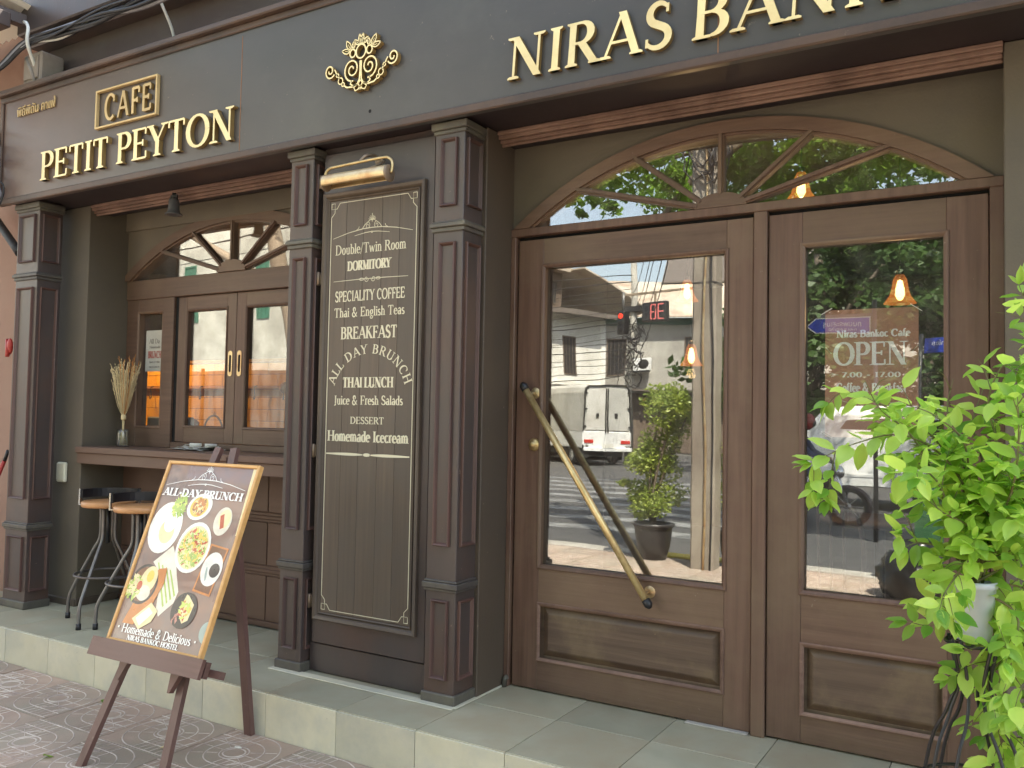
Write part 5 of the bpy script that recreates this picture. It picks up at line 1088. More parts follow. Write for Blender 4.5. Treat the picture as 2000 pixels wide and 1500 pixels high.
for x, z, a in ((-.165, .238, .6), (.165, .238, -.7), (-.165, -.262, -.6), (.165, -.262, .6)): MB().bar((x-.02, -.003, z-.02*a), (x+.02, -.003, z+.02*a), .0015, .018, up=(0, 1, 0)).build('tape', 'paper', op)
# brunch sheet in the side light
bs = thing('brunch_notice', 'white All Day BRUNCH notice taped inside the narrow left window pane', 'notice', (-5.075, .176, 1.70))
MB().box(-.095, .095, 0, .002, -.145, .135).build('sheet', 'paper', bs)
otext('All Day', -.06, .06, .045, .032, 'gray_ink', bs, -.0012, T=.14, t=.07); otext('Homemade', -.055, .055, .012, .018, 'gray_ink', bs, -.0012)
otext('BRUNCH', -.068, .068, -.055, .048, 'red_ink', bs, -.0012, T=.22, t=.08); otext('Salads & Coffee', -.055, .055, -.088, .014, 'gray_ink', bs, -.0012); otext('NIRAS BANKOC', -.055, .055, -.12, .010, 'gray_ink', bs, -.0012)
# kitchen wall of orange tiles
kw = MB().box(-9.5, -3.25, 1.62, 1.75, 0, 1.72).box(-9.5, -3.25, 1.60, 1.76, 1.72, 1.75, 0, .004).build('kitchen_wall', 'grout_dark'); tag(kw, 'orange tiled kitchen half wall seen through the counter window', 'wall')
o0 = None
for j in range(9):
    for i in range(16):
        x = -7.75+i*.225+(.11 if j % 2 else 0); z = .82+j*.10
        if o0 is None: o0 = o = MB().box(0, .221, -.008, 0, 0, .096, 0, .002).build('tile', 'tile_orange', kw)
        else: o = o0.copy(); COL.objects.link(o)
        o.location = (x, 1.62, z)
rail = thing('hook_rail', 'rusty iron hook rail on the orange kitchen tiles', 'rail', (-6.0, 1.58, 1.50))
MB().tube([(-1.5, 0, 0), (2.2, 0, 0)], .016, 8).build('bar', 'rust', rail)
for i in range(10): MB().tube(bez([(-1.3+i*.34, 0, .02), (-1.3+i*.34, -.03, 0), (-1.3+i*.34, -.02, -.08), (-1.28+i*.34, -.05, -.10), (-1.27+i*.34, -.06, -.07)], 3), .004, 5).build('hook', 'dark_metal', rail)
for x in (-.6, .75): MB().ball((x, -.02, 0), .05, 10).build('knob', 'rust', rail)
bk = thing('basket', 'woven basket with round handle on the kitchen counter', 'basket', (-5.62, 1.15, 1.0))
MB().lathe([(0, 0), (.10, 0), (.13, .12), (.12, .12), (.09, .01)], n=16).build('body', 'basket', bk)
MB().tube([(.11*math.cos(PI*i/12), 0, .12+.14*math.sin(PI*i/12)) for i in range(13)], .008, 6).build('handle', 'basket', bk); MB().ball((0, 0, .13), .08, 10, sc=(1, 1, .5)).build('greens', 'leaf_pot', bk)
bx = thing('cardboard_box', 'white printed box standing inside the narrow left pane', 'box', (-5.45, .55, 1.045))
MB().box(-.12, .28, -.08, .08, 0, .11, 0, .003).build('carton', 'paper', bx); MB().box(-.02, .02, -.0815, -.08, .03, .09).box(.06, .10, -.0815, -.08, .02, .07).build('printed_mark', 'red_ink', bx)
MB().box(-.10, .26, -.07, .07, .115, .20, 0, .01).build('lid', 'pot_white', bx)
fl = thing('red_cloth', 'red checked cloth bundle on the kitchen counter behind the narrow pane', 'cloth', (-5.75, .95, 1.0)); mb = MB()
for i in range(6): mb.ball((.07*math.cos(i*1.1), .05*math.sin(i*1.7), .09+.05*(i % 3)), .07, 8, sc=(1, 1, .7))
mb.build('cloth', 'red', fl)
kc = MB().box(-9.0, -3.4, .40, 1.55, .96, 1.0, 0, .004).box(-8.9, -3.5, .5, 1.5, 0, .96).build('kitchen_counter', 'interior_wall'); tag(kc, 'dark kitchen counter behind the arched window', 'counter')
# table and chairs dimly visible behind the doors
tb = thing('cafe_table', 'dark round cafe table inside the right door', 'table', (-.7, 1.7, 0))
MB().lathe([(0, .75), (.33, .75), (.33, .72), (0, .72)], n=28).build('table_top', 'wood_shade', tb); MB().tube([(0, 0, 0), (0, 0, .72)], .03).lathe([(0, .03), (.2, .02), (.2, 0), (0, 0)]).build('leg', 'black', tb)
def chair(loc, rz, label):
    t = thing('bentwood_chair', label, 'chair', loc, rz, 'bentwood chairs inside the cafe')
    MB().lathe([(0, .46), (.2, .46), (.2, .43), (0, .43)], n=24).build('seat', 'wood_shade', t)
    for x, y in ((-.15, -.15), (.15, -.15), (-.15, .15), (.15, .15)): MB().tube([(x, y, .44), (x*1.2, y*1.2, 0)], .014, 7).build('leg', 'wood_shade', t)
    MB().tube(bez([(-.17, .16, .44), (-.18, .2, .7), (-.12, .22, .88), (.12, .22, .88), (.18, .2, .7), (.17, .16, .44)], 6), .012, 7).build('back_frame', 'wood_shade', t)
    for x in (-.09, -.03, .03, .09): MB().tube([(x, .17, .45), (x, .215, .87)], .007, 6).build('spindle', 'wood_shade', t)
    return t
c1 = chair((-.85, 1.1, 0), PI, 'bentwood chair nearest the glass of the right door'); copy_tree(c1, None, (-.2, 2.1, 0), -.8, 'bentwood chair behind the round table')

# ================================================================== THE STREET (seen in the glass)
def foliage(mb, c, R, n, s, rr, flat_=.8, hang=0):
    c = Vector(c)
    for i in range(n):
        d = Vector((rr.gauss(0, 1), rr.gauss(0, 1), rr.gauss(0, 1))).normalized()*(rr.random()**.42); p = c+Vector((d.x*R[0], d.y*R[1], d.z*R[2]))
        a = Vector((rr.gauss(0, 1), rr.gauss(0, 1), rr.gauss(0, .5)-hang)).normalized(); b = a.cross(Vector((rr.gauss(0, 1), rr.gauss(0, 1), rr.gauss(0, 1)))).normalized(); l = s*rr.uniform(.6, 1.4)
        mb.add([p-a*l*.5, p+b*l*.27, p+a*l*.5, p-b*l*.27], [(0, 1, 2, 3)])
def tree(name, loc, trunk, limbs, clumps, leaf, n, s, label, cat='tree', group=None, bark='bark', r0=.2, hang=0, seed=1, flat_=.8):
    rr = random.Random(seed); t = thing(name, label, cat, loc, 0, group)
    mb = MB(); tp = bez(trunk, 4); mb.tube(tp, [r0*(1-.55*i/(len(tp)-1)) for i in range(len(tp))], 10); mb.build('trunk', bark, t)
    for l in limbs:
        lp = bez(l, 4); MB().tube(lp, [r0*.42*(1-.8*i/(len(lp)-1)) for i in range(len(lp))], 7).build('limb', bark, t)
    mb = MB(); tot = sum(c[1][0]*c[1][2] for c in clumps)
    for c, R in clumps:
        m = max(20, int(n*R[0]*R[2]/tot)); k = 5+int(R[0]*2)
        for q in range(k):
            d = Vector((rr.gauss(0, 1), rr.gauss(0, 1), rr.gauss(0, 1))).normalized()*rr.uniform(.45, 1); cc = (c[0]+d.x*R[0], c[1]+d.y*R[1], c[2]+d.z*R[2]); f = rr.uniform(.22, .5)
            foliage(mb, cc, (R[0]*f, R[1]*f, R[2]*f*flat_), m//k, s, rr, hang=hang)
    me = bpy.data.meshes.new('crown'); me.from_pydata(mb.v, [], mb.f); me.materials.append(MATS[leaf]); link('crown', me, t); return t
# utility pole
pl = thing('utility_pole', 'square weathered concrete power pole at the kerb, mirrored in the left door glass', 'pole', (-2.79, -4.96, ZP))
MB().box(-.125, .125, -.12, .12, -.1, 9.5, 0, .02).build('post', 'pole_concrete', pl)
MB().tube(bez([(.03, .135, 0), (.035, .135, 1.2), (.0, .14, 2.4), (.04, .135, 3.6), (.02, .14, 5.0)], 5), .012, 6).build('conduit', 'brass_old', pl)
MB().tube(bez([(.10, .13, .0), (.11, .135, 1.8), (.09, .15, 3.0), (.11, .14, 4.4)], 5), .008, 6).build('earth_wire', 'cable', pl)
for z in (2.9, 4.1): MB().box(-.128, .128, -.123, .123, z, z+.015).build('strap', 'iron', pl)
mb = MB(); rr = random.Random(4)
for k in range(16):
    c = Vector((.0+rr.uniform(-.12, .22), .16, 4.5+rr.uniform(-.4, .5))); mb.tube([c+Vector((rr.uniform(.10, .2)*math.cos(i*.55), rr.uniform(-.02, .05), rr.uniform(.2, .36)*math.sin(i*.55))) for i in range(13)], .009, 5)
mb.build('cable_coils', 'cable', pl)
# potted shrubs by the kerb
def potted(loc, rz, label, seed):
    t = thing('potted_shrub', label, 'potted plant', loc, rz, 'potted shrubs by the kerb'); rr = random.Random(seed)
    MB().lathe([(0, 0), (.135, 0), (.18, .14), (.205, .30), (.21, .335), (.235, .345), (.235, .37), (.20, .37), (.19, .33), (0, .32)], n=26).build('pot', 'pot_dark', t)
    for k in range(5):
        a = k*1.3; MB().tube(bez([(.02*math.cos(a), .02*math.sin(a), .3), (.05*math.cos(a), .05*math.sin(a), .7), (.12*math.cos(a)+.12, .10*math.sin(a), 1.2), (.16*math.cos(a)+.25, .12*math.sin(a), 1.65)], 4), [.014]*9+[.009]*4, 6).build('stem', 'bark', t)
    mb = MB()
    for c, R, n in (((-.02, 0, .62), (.30, .24, .24), 2200), ((-.05, 0, .95), (.26, .2, .22), 1500), ((.14, 0, 1.22), (.24, .2, .26), 1600), ((.26, 0, 1.58), (.34, .25, .28), 2600), ((.05, 0, 1.72), (.16, .15, .15), 600), ((-.33, 0, .78), (.13, .08, .05), 130)):
        for q in range(6):
            d = Vector((rr.gauss(0, 1), rr.gauss(0, 1), rr.gauss(0, 1))).normalized()*rr.uniform(.3, .95); foliage(mb, (c[0]+d.x*R[0], c[1]+d.y*R[1], c[2]+d.z*R[2]), (R[0]*.62, R[1]*.62, R[2]*.62), n//6, .044, rr)
    me = bpy.data.meshes.new('foliage'); me.from_pydata(mb.v, [], mb.f); me.materials.append(MATS['leaf_pot']); link('foliage', me, t)
potted((-3.44, -5.18, ZP), 0, 'potted shrub left of the pole, in a dark glazed pot', 5)
potted((-2.52, -5.25, ZP), .8, 'potted shrub partly behind the pole, in a dark glazed pot', 8)
# bin and rubbish bags
bn = thing('wheelie_bin', 'green plastic rubbish bin behind the black bags', 'bin', (-.62, -5.35, ZP))
mb = MB(); vs = []
for z, w_ in ((0, .20), (.85, .27)): vs += [(-w_, -w_, z), (w_, -w_, z), (w_, w_, z), (-w_, w_, z)]
mb.add(vs, [(0, 1, 2, 3), (0, 1, 5, 4), (1, 2, 6, 5), (2, 3, 7, 6), (3, 0, 4, 7)]).box(-.285, .285, -.285, .285, .82, .86, 0, .008); mb.build('body', 'bin_green', bn)
MB().box(-.29, .29, -.29, .30, .865, .92, 0, .02).build('lid', 'bin_green', bn)
def bagmesh(seed, c, r):
    rr = random.Random(seed); bm = bmesh.new(); bmesh.ops.create_icosphere(bm, subdivisions=4, radius=r)
    ph = [rr.uniform(0, 6) for _ in range(6)]
    for v in bm.verts:
        p = v.co; f = 1+.09*math.sin(9*p.x/r+ph[0])*math.sin(7*p.z/r+ph[1])+.06*math.sin(17*p.y/r+ph[2]+3*p.x/r)+.04*math.sin(23*p.z/r+ph[3]+9*p.x/r)
        v.co = Vector((p.x*f*1.1, p.y*f, max(-.62*r, p.z*f*(.85 if p.z < 0 else .95))+(.25*r if p.z > .85*r else 0)))
    mb = MB(); mb.add([v.co+Vector(c) for v in bm.verts], [[v.index for v in f.verts] for f in bm.faces], 0, True); bm.free(); return mb
for k, (x, y, r, lb) in enumerate(((-.80, -4.52, .27, 'large black rubbish bag on the pavement in front of the bin'), (-.42, -4.62, .23, 'smaller black rubbish bag to the right of the large one'))):
    o = bagmesh(k+3, (0, 0, .62*r), r).build('rubbish_bag', 'bag', None, (x, y, ZP)); tag(o, lb, 'rubbish bag', 'black rubbish bags on the pavement')

# houses ---------------------------------------------------------------
def windowp(par, x0, x1, z0, z1, y, m='window_dark', fr='green_paint', arch_=False):
    """window recessed in a wall whose outer face is y (outside towards +y)"""
    f = frame_xz(MB(), x0, x1, z0, z1, .06, y-.02, y+.03).build('window', fr, par); mb = MB().box(x0+.06, x1-.06, y-.015, y+.005, z0+.06, z1-.06); mb.build('pane', m, f)
    mb = MB(); n = max(2, int((x1-x0)/.18))
    for i in range(1, n): x = x0+(x1-x0)*i/n; mb.box(x-.012, x+.012, y+.01, y+.025, z0+.06, z1-.06)
    mb.build('grille', fr, f)
# white stained building facing the arched window
wb = thing('stained_white_building', 'tall cream building with weather stains mirrored in the arched window', 'building', (-30, -17.2, -.31))
MB().box(-16, 14.0, -8, 0, 0, 12.5).build('wall', 'stain_wall', wb)
MB().box(-16.1, 14.1, -8.1, .12, 12.5, 12.8).box(-16, 14.02, 0, .08, 8.6, 8.75).build('cornice', 'concrete', wb)
for x in (-12, -8.2, -4.4, -.6, 3.2, 7.0, 10.8):
    for z in (4.9, 9.3): windowp(wb, x, x+.7, z, z+2.1, .0, 'green_paint', 'green_paint')
fz = thing('added_fence', 'added dark rusty corrugated fence screening the foot of the cream building in the glass', 'fence', (-30, -15.9, -.31))  # put in so that the lower panes mirror something dark
mb = MB(); n = 340; vs = []
for i in range(n+1): x = -16+i*30/n; y = .03*math.sin(i*1.3); vs += [(x, y, 0), (x, y, 3.0), (x, y-.02, 0), (x, y-.02, 3.0)]
for i in range(n): mb.add([vs[4*i], vs[4*i+1], vs[4*i+5], vs[4*i+4], vs[4*i+2], vs[4*i+3], vs[4*i+7], vs[4*i+6]], [(0, 1, 2, 3), (4, 5, 6, 7), (1, 5, 6, 2)])
mb.build('sheeting', 'zinc', fz)
for i in range(16): MB().box(-16+i*2-.05, -16+i*2+.05, .03, .12, 0, 3.1).build('post', 'dark_metal', fz)
# white corner house
def house(loc, rz, name, label): return thing(name, label, 'house', loc, rz)
ha = house((-15.9, -30.9, -.31), math.radians(-68), 'white_corner_house', 'white two-storey corner house with dark timber attic, mirrored in the left door')
# local: wall face along x from -14 to 0 at y = 0, outside towards +y
MB().box(-14, 0, -7, 0, 0, 6.1).build('wall', 'white_wall', ha)
MB().box(-14.05, .06, -7, .08, 3.05, 3.2).box(-.18, .05, -.1, .07, 0, 6.0).box(-5.0, -4.8, 0, .06, 0, 6.0).build('pilaster_strip', 'white_wall', ha)
for x in (-2.3, -4.3, -7.0, -9.6, -12.2): windowp(ha, x, x+.75, 3.5, 5.2, .0, 'window_dark', 'old_timber')
for x in (-3.6, -7.6, -11.4): MB().box(x, x+2.2, .0, .06, .1, 2.6).build('shutter', 'old_timber', ha)
MB().box(-14.6, .3, -7.2, .75, 6.10, 6.18).box(-14.6, .3, .68, .76, 6.0, 6.2).build('eaves', 'tin_dark', ha)
MB().box(-13, -1.6, -6, -.9, 6.18, 8.1).build('attic_wall', 'old_timber', ha)
for x in (-12, -9.6, -7.2, -4.8, -2.9): windowp(ha, x, x+1.0, 6.6, 7.6, -.9, 'window_dark', 'old_timber')
mb = MB(); mb.prism([(-14.0, 8.0), (-.8, 8.0), (-7.4, 9.6)], -6.6, -.3); mb.build('roof', 'tin_roof', ha)
MB().add([(-1.6, -6, 8.05), (2.4, -6, 6.5), (2.4, .6, 6.5), (-1.6, .6, 8.05), (-1.6, -6, 8.12), (2.4, -6, 6.57), (2.4, .6, 6.57), (-1.6, .6, 8.12)], [(0, 1, 2, 3), (4, 5, 6, 7), (0, 4, 7, 3), (1, 5, 6, 2), (3, 2, 6, 7), (0, 1, 5, 4)]).build('lean_to_roof', 'tin_roof', ha)
hb = house((-18.6, -35.5, -.31), math.radians(-14), 'shophouse_row', 'grey-cream shophouse row with corrugated roof and teal fascia behind the truck')
MB().box(0, 18, -7, 0, 0, 6.7).build('wall', 'house_gray', hb)
MB().box(0, 18, -.02, .1, 6.35, 6.7).build('fascia_trim', 'teal', hb)
mb = MB(); mb.add([(-.3, .7, 6.65), (18.3, .7, 6.65), (18.3, -4, 9.1), (-.3, -4, 9.1), (-.3, .7, 6.72), (18.3, .7, 6.72), (18.3, -4, 9.17), (-.3, -4, 9.17)], [(0, 1, 2, 3), (4, 5, 6, 7), (0, 1, 5, 4), (0, 3, 7, 4), (1, 2, 6, 5)])
for i in range(93): x = -.3+i*.2; mb.box(x, x+.05, .60, .72, 6.70, 6.76)
mb.build('roof', 'tin_roof', hb)
MB().add([(3, -3.5, 9.0), (19, -3.5, 9.0), (19, -6.8, 11.2), (3, -6.8, 11.2), (3, -3.5, 9.08), (19, -3.5, 9.08), (19, -6.8, 11.28), (3, -6.8, 11.28)], [(0, 1, 2, 3), (4, 5, 6, 7), (0, 1, 5, 4)]).build('upper_roof', 'tin_dark', hb)
for x in (.7, 4.6, 7.8, 12.6, 15.4): windowp(hb, x, x+1.0, 3.9, 5.7, .0, 'window_dark', 'old_timber')
MB().box(.5, 17.6, .0, .9, 3.05, 3.15).build('awning', 'tin_dark', hb)
for i in range(5): MB().box(.8+i*3.4, 3.9+i*3.4, .0, .05, .1, 2.95).build('shutter', 'old_timber', hb)
for i in range(16):
    MB().ball((2.8+i*.30, .62, 2.62), .09, 8, sc=(1, 1, 1.15)).build('lantern', 'lantern', hb)
ac = thing('air_conditioner', 'white air conditioner unit on the shophouse wall above the awning', 'air conditioner', (-16.0, -35.9, 3.75), math.radians(-14))
MB().box(-.45, .45, -.02, .38, 0, .62, 0, .02).build('casing', 'truck_white', ac); MB().lathe([(0, .01), (.22, .012), (.24, 0)], (.12, .38, .31), 20, axis=(0, 1, 0)).build('fan_grille', 'tyre', ac)
MB().box(-.4, .4, 0, .4, -.06, 0).build('bracket', 'dark_metal', ac)
hc = house((-2, -46, -.31), 0, 'far_shophouses', 'pale far shophouses mostly hidden behind the trees')
MB().box(-8, 34, -8, 0, 0, 8.2).build('wall', 'house_gray', hc); MB().box(-8.3, 34.3, -8.3, .5, 8.2, 8.5).box(-8, 34, 0, 1.2, 3.1, 3.25).build('roof', 'tin_roof', hc)
for i in range(12):
    windowp(hc, -6.8+i*3.4, -5.4+i*3.4, 4.3, 6.4, 0); MB().box(-7.4+i*3.4, -4.6+i*3.4, 0, .06, .1, 2.9).build('shutter', 'old_timber', hc)

# vehicles ---------------------------------------------------------------
def wheel(par, c, r, w_, ax=(1, 0, 0)):
    t = MB().lathe([(r*.62, -w_/2), (r*.9, -w_/2), (r, -w_*.35), (r, w_*.35), (r*.9, w_/2), (r*.62, w_/2)], c, 24, axis=ax).build('wheel', 'tyre', par)
    m2 = MB().lathe([(0, w_*.42), (r*.2, w_*.42), (r*.25, w_*.3), (r*.58, w_*.36), (r*.64, w_*.48), (r*.64, -w_*.48), (r*.2, -w_*.3), (0, -w_*.3)], c, 20, axis=ax)
    m2.build('rim', 'rim', t)
tk = thing('delivery_truck', 'white pickup truck with grey canvas box seen from behind, mirrored in the left door', 'truck', (-12.25, -23.4, -.31), math.radians(180-49+180))
# local: heading -y (away), rear face at y = 0 facing +y
W2 = .92
MB().box(-W2, W2, -4.9, 0, .62, 1.22, 0, .04).build('body', 'truck_white', tk)
MB().box(-W2*.9, W2*.9, -6.9, -4.95, .5, 1.95, 0, .22).build('cab', 'truck_white', tk)
# canvas box with rounded roof
pf = [(-W2, 1.22), (-W2, 2.55), (-W2+.05, 2.72), (-W2+.18, 2.82), (0, 2.86), (W2-.18, 2.82), (W2-.05, 2.72), (W2, 2.55), (W2, 1.22)]
MB().prism(pf, -4.4, -.03).build('canopy', 'truck_canvas', tk)
for s in (-1, 1):
    d = MB().box(.02*s, s*(W2-.10), -.03, .005, 1.24, 2.66, 0, .01).build('rear_door', 'truck_canvas', tk); MB().box(s*.02, s*.06, .005, .035, 1.15, 2.7).box(s*.30, s*.42, .005, .010, 1.62, 1.80).build('lock_bar', 'dark_metal', d)
    MB().box(s*.52, s*.86, .0, .03, .80, .92, 0, .01).build('tail_light', 'tail_red', tk)
    for z in (1.35, 1.95, 2.5): MB().box(s*(W2-.12), s*(W2+.02), .0, .03, z, z+.05).build('hinge', 'dark_metal', tk)
    wheel(tk, (s*.74, -1.15, .34), .34, .22); wheel(tk, (s*.74, -5.6, .34), .34, .22)
    MB().box(s*.70, s*.93, -.02, .0, .30, .74).build('mud_flap', 'tyre', tk)
mb = MB(); put_glyph(mb, [(pf, [(x*.95, z-.05 if z > 1.3 else z) for x, z in pf])], lambda a, b: (a, b), .02, -.05, 0); mb.build('door_surround', 'dark_metal', tk)
MB().box(-.9, .9, .0, .10, .52, .66, 0, .02).build('bumper', 'truck_white', tk); MB().box(-.2, .2, .10, .115, .66, .80).build('number_plate', 'paper', tk); MB().box(-.7, .7, -4.5, -.2, .35, .6).build('chassis', 'tyre', tk)
MB().box(-.95, -.93, .0, .003, 1, 1.01).build('sticker', 'green_paint', tk)
def car(loc, rz, body, label, L=4.6, W=1.8, H=1.75, van=True):
    t = thing('parked_car' if body == 'car_dark' else 'passing_van', label, 'car' if body == 'car_dark' else 'van', loc, rz)
    # side profile (x along the length, z up)
    if van: prof = [(-L/2, .45), (-L/2+.05, .95), (-L/2+.45, 1.12), (-L/2+1.15, H-.05), (-L/2+1.6, H), (L/2-.5, H), (L/2-.12, H-.25), (L/2, 1.0), (L/2, .45)]
    else: prof = [(-L/2, .4), (-L/2+.05, .75), (-L/2+1.2, .95), (-L/2+1.8, H-.35), (-L/2+2.2, H-.28), (L/2-1.2, H-.3), (L/2-.3, 1.0), (L/2, .9), (L/2, .4)]
    mb = MB(); n = len(prof)
    secs = [(-W/2, .88, .35), (-W/2+.08, .97, .15), (-W/2+.22, 1, 0), (W/2-.22, 1, 0), (W/2-.08, .97, .15), (W/2, .88, .35)]; vs = []
    for y, sc_, _ in secs:
        for x, z in prof: vs.append((x*(.985 if abs(y) > W/2-.1 else 1), y*(1 if z < 1.1 else .90), .4+(z-.4)*(sc_ if z > 1.2 else 1)))
    fs = [tuple(range(n)), tuple(range(5*n, 6*n))[::-1]]
    for k in range(5):
        for i in range(n): fs.append((k*n+i, k*n+(i+1) % n, (k+1)*n+(i+1) % n, (k+1)*n+i))
    mb.add(vs, fs); mb.build('body', body, t)
    for s in (-1, 1):
        y = s*(W/2*.905)
        wn = [(-L/2+1.25, 1.14), (-L/2+1.62, H*.86), (-.1, H*.87), (-.1, 1.14)] if van else [(-L/2+1.45, 1.0), (-L/2+1.95, H-.48), (-.1, H-.48), (-.1, 1.0)]
        MB().prism(wn, y-.012, y+.012).build('side_window', 'glass_dark', t)
        wn = [(.0, 1.14), (.0, H*.87), (L/2-.65, H*.86), (L/2-.35, 1.14)] if van else [(.0, 1.0), (.0, H-.48), (L/2-1.25, H-.5), (L/2-.8, 1.0)]
        MB().prism(wn, y-.012, y+.012).build('side_window', 'glass_dark', t)
        for x in (-L/2+.9, L/2-.95):
            wheel(t, (x, s*(W/2-.12), .34), .34, .24, (0, s, 0)); MB().lathe([(.30, .0), (.41, .0), (.41, .02), (.30, .02)], (x, s*(W/2-.02), .36), 24, axis=(0, s, 0)).build('wheel_arch', 'tyre', t)
        MB().box(-L/2+1.2, L/2-1.2, s*(W/2-.03), s*(W/2+.012), .62, .68, 0, .004).build('side_strip', body, t); MB().box(.2, .42, s*(W/2+.0), s*(W/2+.03), .98, 1.02).build('door_handle', 'rim', t)
        MB().box(-L/2-.01, -L/2+.08, s*.5, s*.8, .72, .88, 0, .02).build('headlight', 'chrome', t); MB().box(L/2-.03, L/2+.012, s*.6, s*.82, .8, 1.2, 0, .01).build('tail_light', 'tail_red', t)
    return t
car((-2.0, -14.6, -.31), .06, 'car_white', 'white van passing on the road, mirrored in the right door glass', 4.9, 1.85, 1.95)
car((-15.2, -29.0, -.31), math.radians(60), 'car_dark', 'dark maroon car standing beside the truck', 4.3, 1.7, 1.5, False)
# motorcycle with rider
mc = thing('motorcycle', 'dark motorcycle passing on the road in front of the white van', 'motorcycle', (-3.0, -10.9, -.31), 0)
for x in (-.62, .62):
    w_ = MB().lathe([(.24, -.045), (.29, -.05), (.30, 0), (.29, .05), (.24, .045)], (x, 0, .30), 26, axis=(0, 1, 0)).build('wheel', 'tyre', mc); mb = MB()
    for i in range(8): mb.bar((x, 0, .30), (x+.25*math.cos(i*PI/4), 0, .30+.25*math.sin(i*PI/4)), .014)
    mb.lathe([(.0, -.05), (.05, -.05), (.05, .05), (0, .05)], (x, 0, .3), 12, axis=(0, 1, 0)).build('rim', 'rim', w_)
MB().tube([(.62, .07, .3), (.42, .05, .95)], .02).tube([(.62, -.07, .3), (.42, -.05, .95)], .02).build('fork', 'chrome', mc)
MB().tube(bez([(.3, -.32, 1.02), (.36, -.15, 1.0), (.42, 0, .97), (.36, .15, 1.0), (.3, .32, 1.02)], 4), .016).build('handlebar', 'black', mc)
MB().tube(bez([(.45, 0, .88), (.25, 0, .62), (.0, 0, .52), (-.35, 0, .62), (-.7, 0, .78)], 4), [.06]*4+[.09]*5+[.12]*5+[.08]*3, 10).ball((0, 0, .38), .16, 12, sc=(1.3, .8, 1)).build('frame', 'car_dark', mc)
MB().box(-.75, .0, -.12, .12, .74, .82, 0, .03).build('seat', 'black', mc); MB().ball((.5, 0, .84), .11, 12, sc=(.7, 1, .9)).build('headlamp', 'chrome', mc)
MB().tube([(-.1, -.14, .3), (-.75, -.16, .36)], .035).build('exhaust', 'chrome', mc)
MB().lathe([(.30, .06), (.345, .06), (.345, -.06), (.30, -.06)], (.62, 0, .3), 26, axis=(0, 1, 0)).build('mudguard', 'car_dark', mc)
def figure(t, joints, edges, rad, m):
    me = bpy.data.meshes.new('body'); me.from_pydata([Vector(j) for j in joints], edges, []); o = link('body', me); me.materials.append(MATS[m])
    sk = o.modifiers.new('s', 'SKIN'); sv = me.skin_vertices[0].data
    for i, r in enumerate(rad): sv[i].radius = (r, r)
    sv[0].use_root = True; sk.use_smooth_shade = True; ss = o.modifiers.new('u', 'SUBSURF'); ss.levels = 1; ss.render_levels = 1
    me2 = bpy.data.meshes.new_from_object(o.evaluated_get(bpy.context.evaluated_depsgraph_get())); bpy.data.objects.remove(o); me2.materials.clear(); me2.materials.append(MATS[m]); return link('body', me2, t)
rd = thing('person', 'rider in dark blue jacket and red helmet leaning to the handlebar of the motorcycle', 'person', (-3.0, -10.9, -.31))
J = [(-.28, 0, .90), (-.24, 0, 1.10), (-.14, 0, 1.32), (-.08, 0, 1.45), (-.04, 0, 1.53), (-.12, .18, 1.38), (.04, .25, 1.15), (.28, .28, 1.04), (-.12, -.18, 1.38), (.04, -.25, 1.15), (.28, -.28, 1.04),
     (-.24, .12, .86), (.12, .20, .80), (.06, .20, .36), (.20, .20, .30), (-.24, -.12, .86), (.12, -.20, .80), (.06, -.20, .36), (.20, -.20, .30)]
Ed = [(0, 1), (1, 2), (2, 3), (3, 4), (2, 5), (5, 6), (6, 7), (2, 8), (8, 9), (9, 10), (0, 11), (11, 12), (12, 13), (13, 14), (0, 15), (15, 16), (16, 17), (17, 18)]
figure(rd, J, Ed, [.13, .13, .15, .06, .055, .07, .05, .035, .07, .05, .035, .095, .07, .045, .04, .095, .07, .045, .04], 'jacket')
MB().ball((-.02, 0, 1.64), .14, 16, sc=(1.05, .9, 1.0)).build('helmet', 'helmet', rd); MB().ball((.055, 0, 1.615), .10, 14, sc=(.85, .8, .75)).build('visor', 'glass_dark', rd)
MB().ball((.30, .28, 1.03), .045, 10, sc=(1.1, .8, .8)).ball((.30, -.28, 1.03), .045, 10, sc=(1.1, .8, .8)).build('hands', 'skin', rd)
# street signs, countdown timer, traffic light ---------------------------
def font_on(s, size, m, par, loc, rz=0, sx=1):
    o = font_mesh(s, size, 'lettering', m, par, loc, .002, sx=sx); o.rotation_euler = (PI/2, 0, rz); return o
s1 = thing('street_sign', 'blue arrow-shaped street name sign in front of the trees, left one', 'street sign', (-2.15, -9.0, -.31))
MB().prism([(-.36, 2.88), (-.48, 2.98), (-.36, 3.08), (.36, 3.08), (.36, 2.88)], -.012, .012).build('plate', 'sign_blue', s1)
mb = MB(); mb.prism([(-.37, 2.865), (-.505, 2.98), (-.37, 3.095), (.375, 3.095), (.375, 2.865)], -.008, .008).build('edge', 'paper', s1)
MB().tube([(.42, 0, 0), (.42, 0, 3.3)], .03).bar((.42, 0, 3.12), (-.3, 0, 3.12), .03).build('post', 'iron', s1)
o = font_mesh('ถนนพระสุเมรุ', .10, 'lettering', 'print_white', s1, (-.0, .014, 2.97), .001); o.rotation_euler = (PI/2, 0, PI)
o = font_mesh('PHRA SUMEN RD.', .05, 'lettering', 'print_white', s1, (-.0, .014, 2.905), .001); o.rotation_euler = (PI/2, 0, PI)
s2 = thing('street_sign', 'small blue street sign half cut off by the right edge of the door glass', 'street sign', (-1.02, -11.7, -.31))
MB().box(-.35, .35, -.012, .012, 2.78, 3.02, 0, .005).build('plate', 'sign_blue', s2); MB().tube([(-.4, 0, 0), (-.4, 0, 3.1)], .03).build('post', 'iron', s2)
